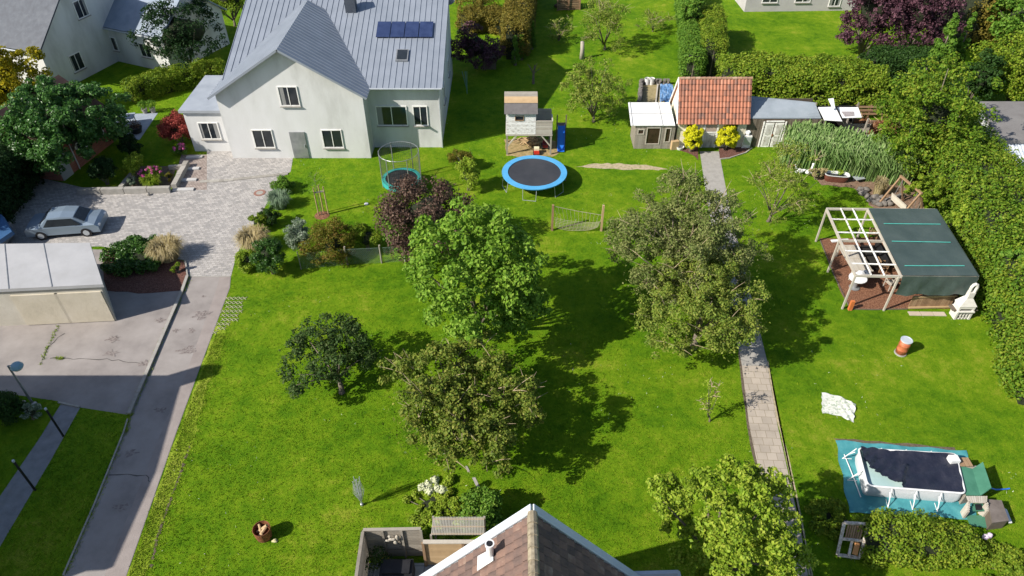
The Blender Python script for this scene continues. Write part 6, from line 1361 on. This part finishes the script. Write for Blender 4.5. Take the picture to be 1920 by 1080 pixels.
# lower left garden
bush('box_shrub', 'dark shrub at the left edge below the lamp post', 'shrub', (-26, 735, 42, 798), L_YEW, .12, 30, 120, 71); bush('lavender_shrub', 'small grey-green plant right of the dark shrub', 'plant', (40, 756, 72, 790), L_SILV, .09, 12, 60, 72)
r_ = random.Random(6)
for i in range(9):
    q = P(r_.uniform(40, 74), r_.uniform(752, 768)); single('white_stone', 'pale edging stone round the lamp post foot', 'stone', MB().blob(q + Vector((0, 0, .05)), (r_.uniform(.1, .18), r_.uniform(.08, .14), .07), i), mat('pale_step', []), q, 'pale stones at the lamp post', True)
# bottom bushes
rt, c, r = bush('hydrangea', 'pale green hydrangea with cream flower heads behind the canopy', 'shrub', (745, 905, 900, 1010), L_YGRN, .13, 50, 130, 73, lr=(.2, .32), core_k=.5)
g_ = np.random.default_rng(73)
for k, (px, py) in enumerate([(815, 900), (802, 908), (791, 913), (805, 920), (820, 916), (830, 918)]):
    q = P(px, py, 1.7); C = np.array([[q.x, q.y, q.z]]); link_mesh('flower_head', *merge(leaf_quads(*lobe_leaves(C, np.array([.17]), 90, g_), .09, g_, asp=.9), core(C, np.array([.14]), 1.0)), L_FLC, rt)
bush('leafy_bush', 'darker leafy bush between hydrangea and roof ridge', 'shrub', (862, 920, 945, 1000), L_GREEN, .13, 34, 90, 74, core_k=.5)
hedge('pool_hedge', 'overgrown hedge in front of the pool', [P(1612, 1026), P(1665, 1024), P(1740, 1028), P(1812, 1034)], [1.6, 1.8, 1.7, 1.3], [1.05, 1.4, 1.15, .95], L_HEDGE, .14, 88, 75, per=80, lobe=.38, top_var=.22)
bush('shaded_hedge_end', 'dark bush in shade between slab path and pool hedge', 'shrub', (1512, 938, 1612, 1012), L_HEDGE, .13, 40, 110, 76)
bush('corner_bush', 'grey-green bush in the bottom right corner', 'shrub', (1838, 1015, 1990, 1150), L_SILV if 0 else L_HEDGE, .13, 60, 130, 77, lr=(.2, .3))
# shed bushes, reeds, grasses
for i, bb_ in enumerate(((1280, 234, 1318, 286), (1341, 232, 1385, 283))):
    bush('golden_ball_shrub', ('left' if i == 0 else 'right') + ' one of two bright yellow ball shrubs at the shed door', 'shrub', bb_, L_YEL, .09, 90, 150, 80 + i, lr=(.2, .26), core_k=.75, group='yellow ball shrubs at the shed door', jit=.7)
g_ = np.random.default_rng(90); reed = thing('reed_bed', 'tall green reeds in front of the plank shed', 'reeds', P(1560, 300)); Vs = []; Fs = []; n0 = 0
for k in range(5200):
    t = g_.uniform(); px = 1470 + 225 * t + g_.normal() * 7; py = 298 + 30 * t + g_.uniform(-17, 22) - (6 if t < .3 else 0)
    B = np.array(P(px, py)); hh = g_.uniform(1.6, 2.6) * (1 if t < .8 else .85); a = g_.normal(0, .9) - .4; d = np.array([math.cos(a), math.sin(a), 0]); o = g_.uniform(.3, 1.0); s = np.array([-d[1], d[0], .0]) * .042
    p1 = B + d * o * .15 + [0, 0, hh * .6]; p2 = B + d * o * .5 + [0, 0, hh * .95]; p3 = B + d * o * 1.1 + [0, 0, hh * .78]
    Vs += [B - s * .6, B + s * .6, p1 - s, p1 + s, p2 - s, p2 + s, p3]; Fs += [(n0, n0 + 1, n0 + 3), (n0, n0 + 3, n0 + 2), (n0 + 2, n0 + 3, n0 + 5), (n0 + 2, n0 + 5, n0 + 4), (n0 + 4, n0 + 5, n0 + 6)]; n0 += 7
tag(link_mesh('leaves', np.array(Vs), np.array(Fs), L_REED, reed), None, None, None, 'stuff')
grassclump('yellow_sedge', 'yellow sedge clump beside the rocks near the swing', 'ornamental grass', P(1645, 364), .55, 1.2, L_STRAW, 420, 91, droop=.4)
bush('bed_groundcover', 'light green plant right above the bathtub', 'plant', (1548, 308, 1590, 334), L_YGRN, .11, 14, 90, 92)
bush('dry_bed_grass', 'dry straw-coloured tuft between geese and bathtub', 'plant', (1520, 312, 1546, 338), L_STRAW, .1, 10, 60, 93)
# hedges and trees on the right and top
hedge('beech_hedge', 'tall leafy hedge along the right side of the garden', [P(1738, 300), P(1782, 350), P(1836, 435), P(1888, 540), P(1930, 650), P(1962, 770)], [4.4, 4.2, 4.0, 3.9, 3.6, 3.2], [3.7, 3.9, 3.8, 3.5, 3.3, 3.0], L_BEECH, .2, 120, 101, per=105, lobe=.66, top_var=.35)
tree('hedge_tree', 'broad light green tree at the far end of the right-hand hedge', 'tree', (1655, 118, 1846, 330), L_BEECH, zb=.2, leaf=.22, lobes=130, per=130, seed=102, trunk=.2, lr=(.17, .27), core_k=.65)
hedge('green_hedge', 'thick yellow-green hedge behind the sheds', [P(1350, 180), P(1450, 186), P(1560, 196), P(1630, 200)], [3.2, 3.4, 3.8, 3.2], [3.2, 3.4, 3.6, 3.2], L_HEDGE, .24, 110, 103, per=110, lobe=.6)
hedge('dark_hedge', 'dark clipped hedge right of the yellow-green one', [P(1615, 160), P(1680, 162), P(1730, 165)], 2.6, 3.2, L_YEW, .2, 90, 104, per=100, lobe=.5)
tree('copper_beech', 'purple-leaved tree at the top edge, left of the pair', 'tree', (1596, -60, 1684, 104), L_PURP, zb=.3, leaf=.25, lobes=70, per=120, seed=105, trunk=.2, group=None, core_k=.6)
tree('copper_beech', 'purple-leaved tree at the top edge, next to the tall thuja', 'tree', (1662, -60, 1778, 110), L_PURP, zb=.3, leaf=.25, lobes=90, per=120, seed=106, trunk=.2, core_k=.6)
def cone_tree(name, label, px, py, top, wpx, m, seed, leaf=.2, n=60, kind='tree'):
    g = np.random.default_rng(seed); B = P(px, py); h = hgt((px, py), top); w_ = wpx * (B.y * C_ + H * S_) / F / 2
    t = g.uniform(size=n * 2) ** 1.2; a = g.uniform(0, 6.28, n * 2); r = w_ * (1 - t * .93) * g.uniform(.55, .95, n * 2)
    C = np.stack([B.x + r * np.cos(a), B.y + r * np.sin(a), .25 + t * (h - .5)], 1); Rl = np.maximum(.16, w_ * .42 * (1 - t * .75)); root = thing(name, label, kind, B)
    Vv, Ff = merge(leaf_quads(*lobe_leaves(C, Rl, 110, g, upbias=.1), leaf, g), core(C, Rl * .9, .7)); link_mesh('crown', Vv, Ff, m, root)
    MB().tube([B, B + Vector((0, 0, h * .9))], [.16, .03], 7).build('trunk', BARK, root)
cone_tree('thuja', 'tall slim bright green thuja rising above the dark hedge', 1738, 168, 22, 66, L_CON, 107)
cone_tree('thuja', 'slimmer dark-edged thuja touching the right side of the tall one', 1772, 160, 20, 36, L_CON, 108, n=45)
hedge('far_trees', 'belt of mixed trees along the top right edge', [P(1770, 70), P(1850, 60), P(1990, 60)], 7, 6.5, L_BROWN, .3, 110, 109, per=90, lobe=.9, cat='trees')
tree('maple_tree', 'bright green tree in the top right corner', 'tree', (1868, -20, 1990, 90), L_GREEN, zb=1, leaf=.3, lobes=60, per=110, seed=110, core_k=.6)
tree('round_green_tree', 'rounded green tree above the felt-roofed garage', 'tree', (1838, 76, 1990, 196), L_HEDGE, zb=.3, leaf=.24, lobes=80, per=120, seed=111, core_k=.6)
tree('shaded_tree', 'dark green tree behind the hedge end in the gap before the garage', 'tree', (1798, 96, 1870, 200), L_YEW, zb=.3, leaf=.24, lobes=50, per=100, seed=112, core_k=.65)
# hedge column between the meadow and the pale house
hedge('column_hedge', 'tall narrow hedge along the right side of the meadow', [P(1296, 150), P(1292, 90), P(1284, 30), P(1280, -20)], 1.6, [2.6, 2.8, 3.0, 3.2], L_CON, .2, 90, 120, per=95, lobe=.5)
hedge('clipped_cypress_screen', 'clipped olive-green cypress block behind the column hedge', [P(1330, 145), P(1326, 95), P(1322, 70)], 1.9, [3.4, 3.6, 3.2], L_HEDGE, .16, 100, 121, per=100, lobe=.5)
tree('light_green_shrub', 'bright green climbing shrub on top of the column hedge', 'shrub', (1276, -8, 1322, 60), L_GREEN, zb=1.4, leaf=.22, lobes=34, per=90, seed=122, core_k=.6)
hedge('brown_hedge', 'tall clipped hedge turning brown, left of the meadow', [P(965, 112), P(975, 50), P(985, -20)], [2.2, 2.4, 2.4], [3.4, 3.6, 3.8], L_BROWN, .2, 100, 123, per=95, lobe=.55)
hedge('brown_hedge', 'low brown and green rough hedge behind the dark purple bush', [P(870, 60), P(915, 50), P(950, 60)], 2.6, 1.9, L_BROWN, .2, 70, 124, per=90, lobe=.5)
tree('dark_elder', 'dark purple-black bush beside the white house shadow', 'shrub', (842, 48, 938, 128), L_PURP, zb=.2, leaf=.2, lobes=46, per=110, seed=125, core_k=.6)
for i, (px, py, tp_, w_) in enumerate([(966, 122, 62, 16), (978, 112, 60, 14), (988, 104, 46, 16), (997, 92, 36, 14)]):
    cone_tree('young_conifer', ['nearest', 'second', 'third', 'farthest'][i] + ' small conifer in the row at the brown hedge', px, py, tp_, w_, L_CON, 130 + i, .16, 22)
mb = MB(); q = P(918, 126); single('compost_crate', 'small dark wooden crate under the purple-black bush', 'crate', mb.box(q + Vector((0, 0, .5)), (1.2, 1.0, 1.0)).box(q + Vector((0, 0, 1.03)), (1.3, 1.1, .06)), WOOD_D, q)
tree('meadow_edge_bush', 'rough yellow-green bush behind the satellite dish', 'shrub', (850, -30, 930, 30), L_BROWN, zb=.1, leaf=.2, lobes=40, per=60, seed=126, core_k=.4)

for i_, (bb_, m_, lb_) in enumerate((((1795, 380, 1850, 440), L_YGRN, 'yellowish young tree standing out of the right-hand hedge behind the tarpaulin'), ((1868, 470, 1925, 540), L_GREEN, 'deeper green shrub grown through the right-hand hedge beside the pergola'), ((1700, 330, 1770, 385), L_HEDGE, 'dark-hollowed shrub at the hedge foot behind the swing bench'))):
    tree('hedge_shrub', lb_, 'shrub', bb_, m_, zb=1.2, leaf=.17, lobes=24, per=110, seed=140 + i_, trunk=.07)
# ------------------------------------------------------------------ grass
def inside(px, py, poly):
    n = len(poly); c = np.zeros(len(px), bool); j = n - 1
    for i in range(n):
        xi, yi = poly[i]; xj, yj = poly[j]
        c ^= ((yi > py) != (yj > py)) & (px < (xj - xi) * (py - yi) / (yj - yi + 1e-12) + xi); j = i
    return c
def tufts(name, x, y, hmin, hmax, wd, m, blades=2, seed=1):
    g = np.random.default_rng(seed); n = len(x)
    keep = np.ones(n, bool)
    for po in EXC: keep &= ~inside(x, y, po)
    x, y = x[keep], y[keep]; x = np.repeat(x, blades); y = np.repeat(y, blades); n = len(x)
    a = g.uniform(0, 6.283, n); h = g.uniform(hmin, hmax, n); ln = g.uniform(.6, 2.0, n) * h; w_ = wd * g.uniform(.6, 1.3, n); b = g.uniform(0, 6.283, n)
    V = np.zeros((n, 3, 3)); V[:, 0, 0] = x - np.cos(a) * w_; V[:, 0, 1] = y - np.sin(a) * w_; V[:, 1, 0] = x + np.cos(a) * w_; V[:, 1, 1] = y + np.sin(a) * w_
    V[:, 2, 0] = x + np.cos(b) * ln; V[:, 2, 1] = y + np.sin(b) * ln; V[:, 2, 2] = h; V[:, :2, 2] = .0
    o = link_mesh(name, V.reshape(-1, 3), np.arange(n * 3).reshape(-1, 3), m); return tag(o, 'short mown lawn grass round the trees and paths' if name == 'grass' else 'pale uncut grass strip along the driveway', 'grass', None, 'stuff')
gg = np.random.default_rng(99); n = 2600000
X = gg.uniform(-40, 40, n); Y = gg.uniform(13, 80, n)
zc = Y * C_ + H * S_; w_ = np.abs(X / zc * F) < 1000; dens = np.clip((24 / zc) ** 2, 0, 1) * .5; k = w_ & (gg.uniform(size=n) < dens)
# patchy thickness
X, Y = X[k], Y[k]
pt_ = np.sin(X * .9 + 1.3 * np.sin(Y * .7)) * np.sin(Y * 1.1 + 1.1 * np.sin(X * .6)) + .5 * np.sin(X * 3.1 + Y * 2.3) * np.sin(Y * 2.7 - X)
k = gg.uniform(size=len(X)) < np.clip(.7 + .25 * pt_, .3, 1); X, Y = X[k], Y[k]
tufts('grass', X, Y, .02, .06, .014, GBLADE, 3, 5)
n = 5000; t = gg.uniform(size=n); a0 = P(404, 625); a1 = P(238, 1085); s = np.abs(gg.normal(0, .4, n)) + .03
tufts('tall_grass', a0.x + (a1.x - a0.x) * t + s, a0.y + (a1.y - a0.y) * t + s * .05, .02, .07, .02, VERGE, 2, 6)

def along(pts, n, g, sd_):
    w_ = [P(*p) for p in pts]; k = g.integers(0, len(w_) - 1, n); t = g.uniform(size=n); a = np.array([tuple(w_[i]) for i in k]); b = np.array([tuple(w_[i + 1]) for i in k]); q = a + (b - a) * t[:, None]; return q[:, 0] + g.normal(0, sd_, n), q[:, 1] + g.normal(0, sd_, n)
E2_ = EXC; EXC = []
gw = np.random.default_rng(17); xs, ys = along([(354, 519), (345, 545), (310, 622), (277, 703), (245, 775), (234, 812), (180, 945), (122, 1080)], 1500, gw, .06)
xb, yb2 = along([(110, 610), (90, 650), (76, 685)], 120, gw, .05); xc, yc = along([(105, 671), (118, 673)], 60, gw, .06)
o_ = tufts('weeds', np.concatenate([xs, xb, xc]), np.concatenate([ys, yb2, yc]), .03, .1, .02, VERGE, 2, 9); o_['label'] = 'weeds growing along the kerb and cracks of the yard'
xs, ys = along([(437, 676), (431, 540), (433, 519)], 10, gw, .02); EXC = E2_
N_ = 900; X = gw.uniform(-16, 32, N_ * 3); Y = gw.uniform(14, 55, N_ * 3); k = np.sin(X * .5 + 2) * np.sin(Y * .45) > .1; o_ = tufts('clover', X[k], Y[k], .04, .07, .011, mat('daisy', [(.4, .42, .3), (.55, .56, .45), (.6, .6, .52)], 5), 1, 10); o_['label'] = 'tiny pale clover heads scattered in the lawn'
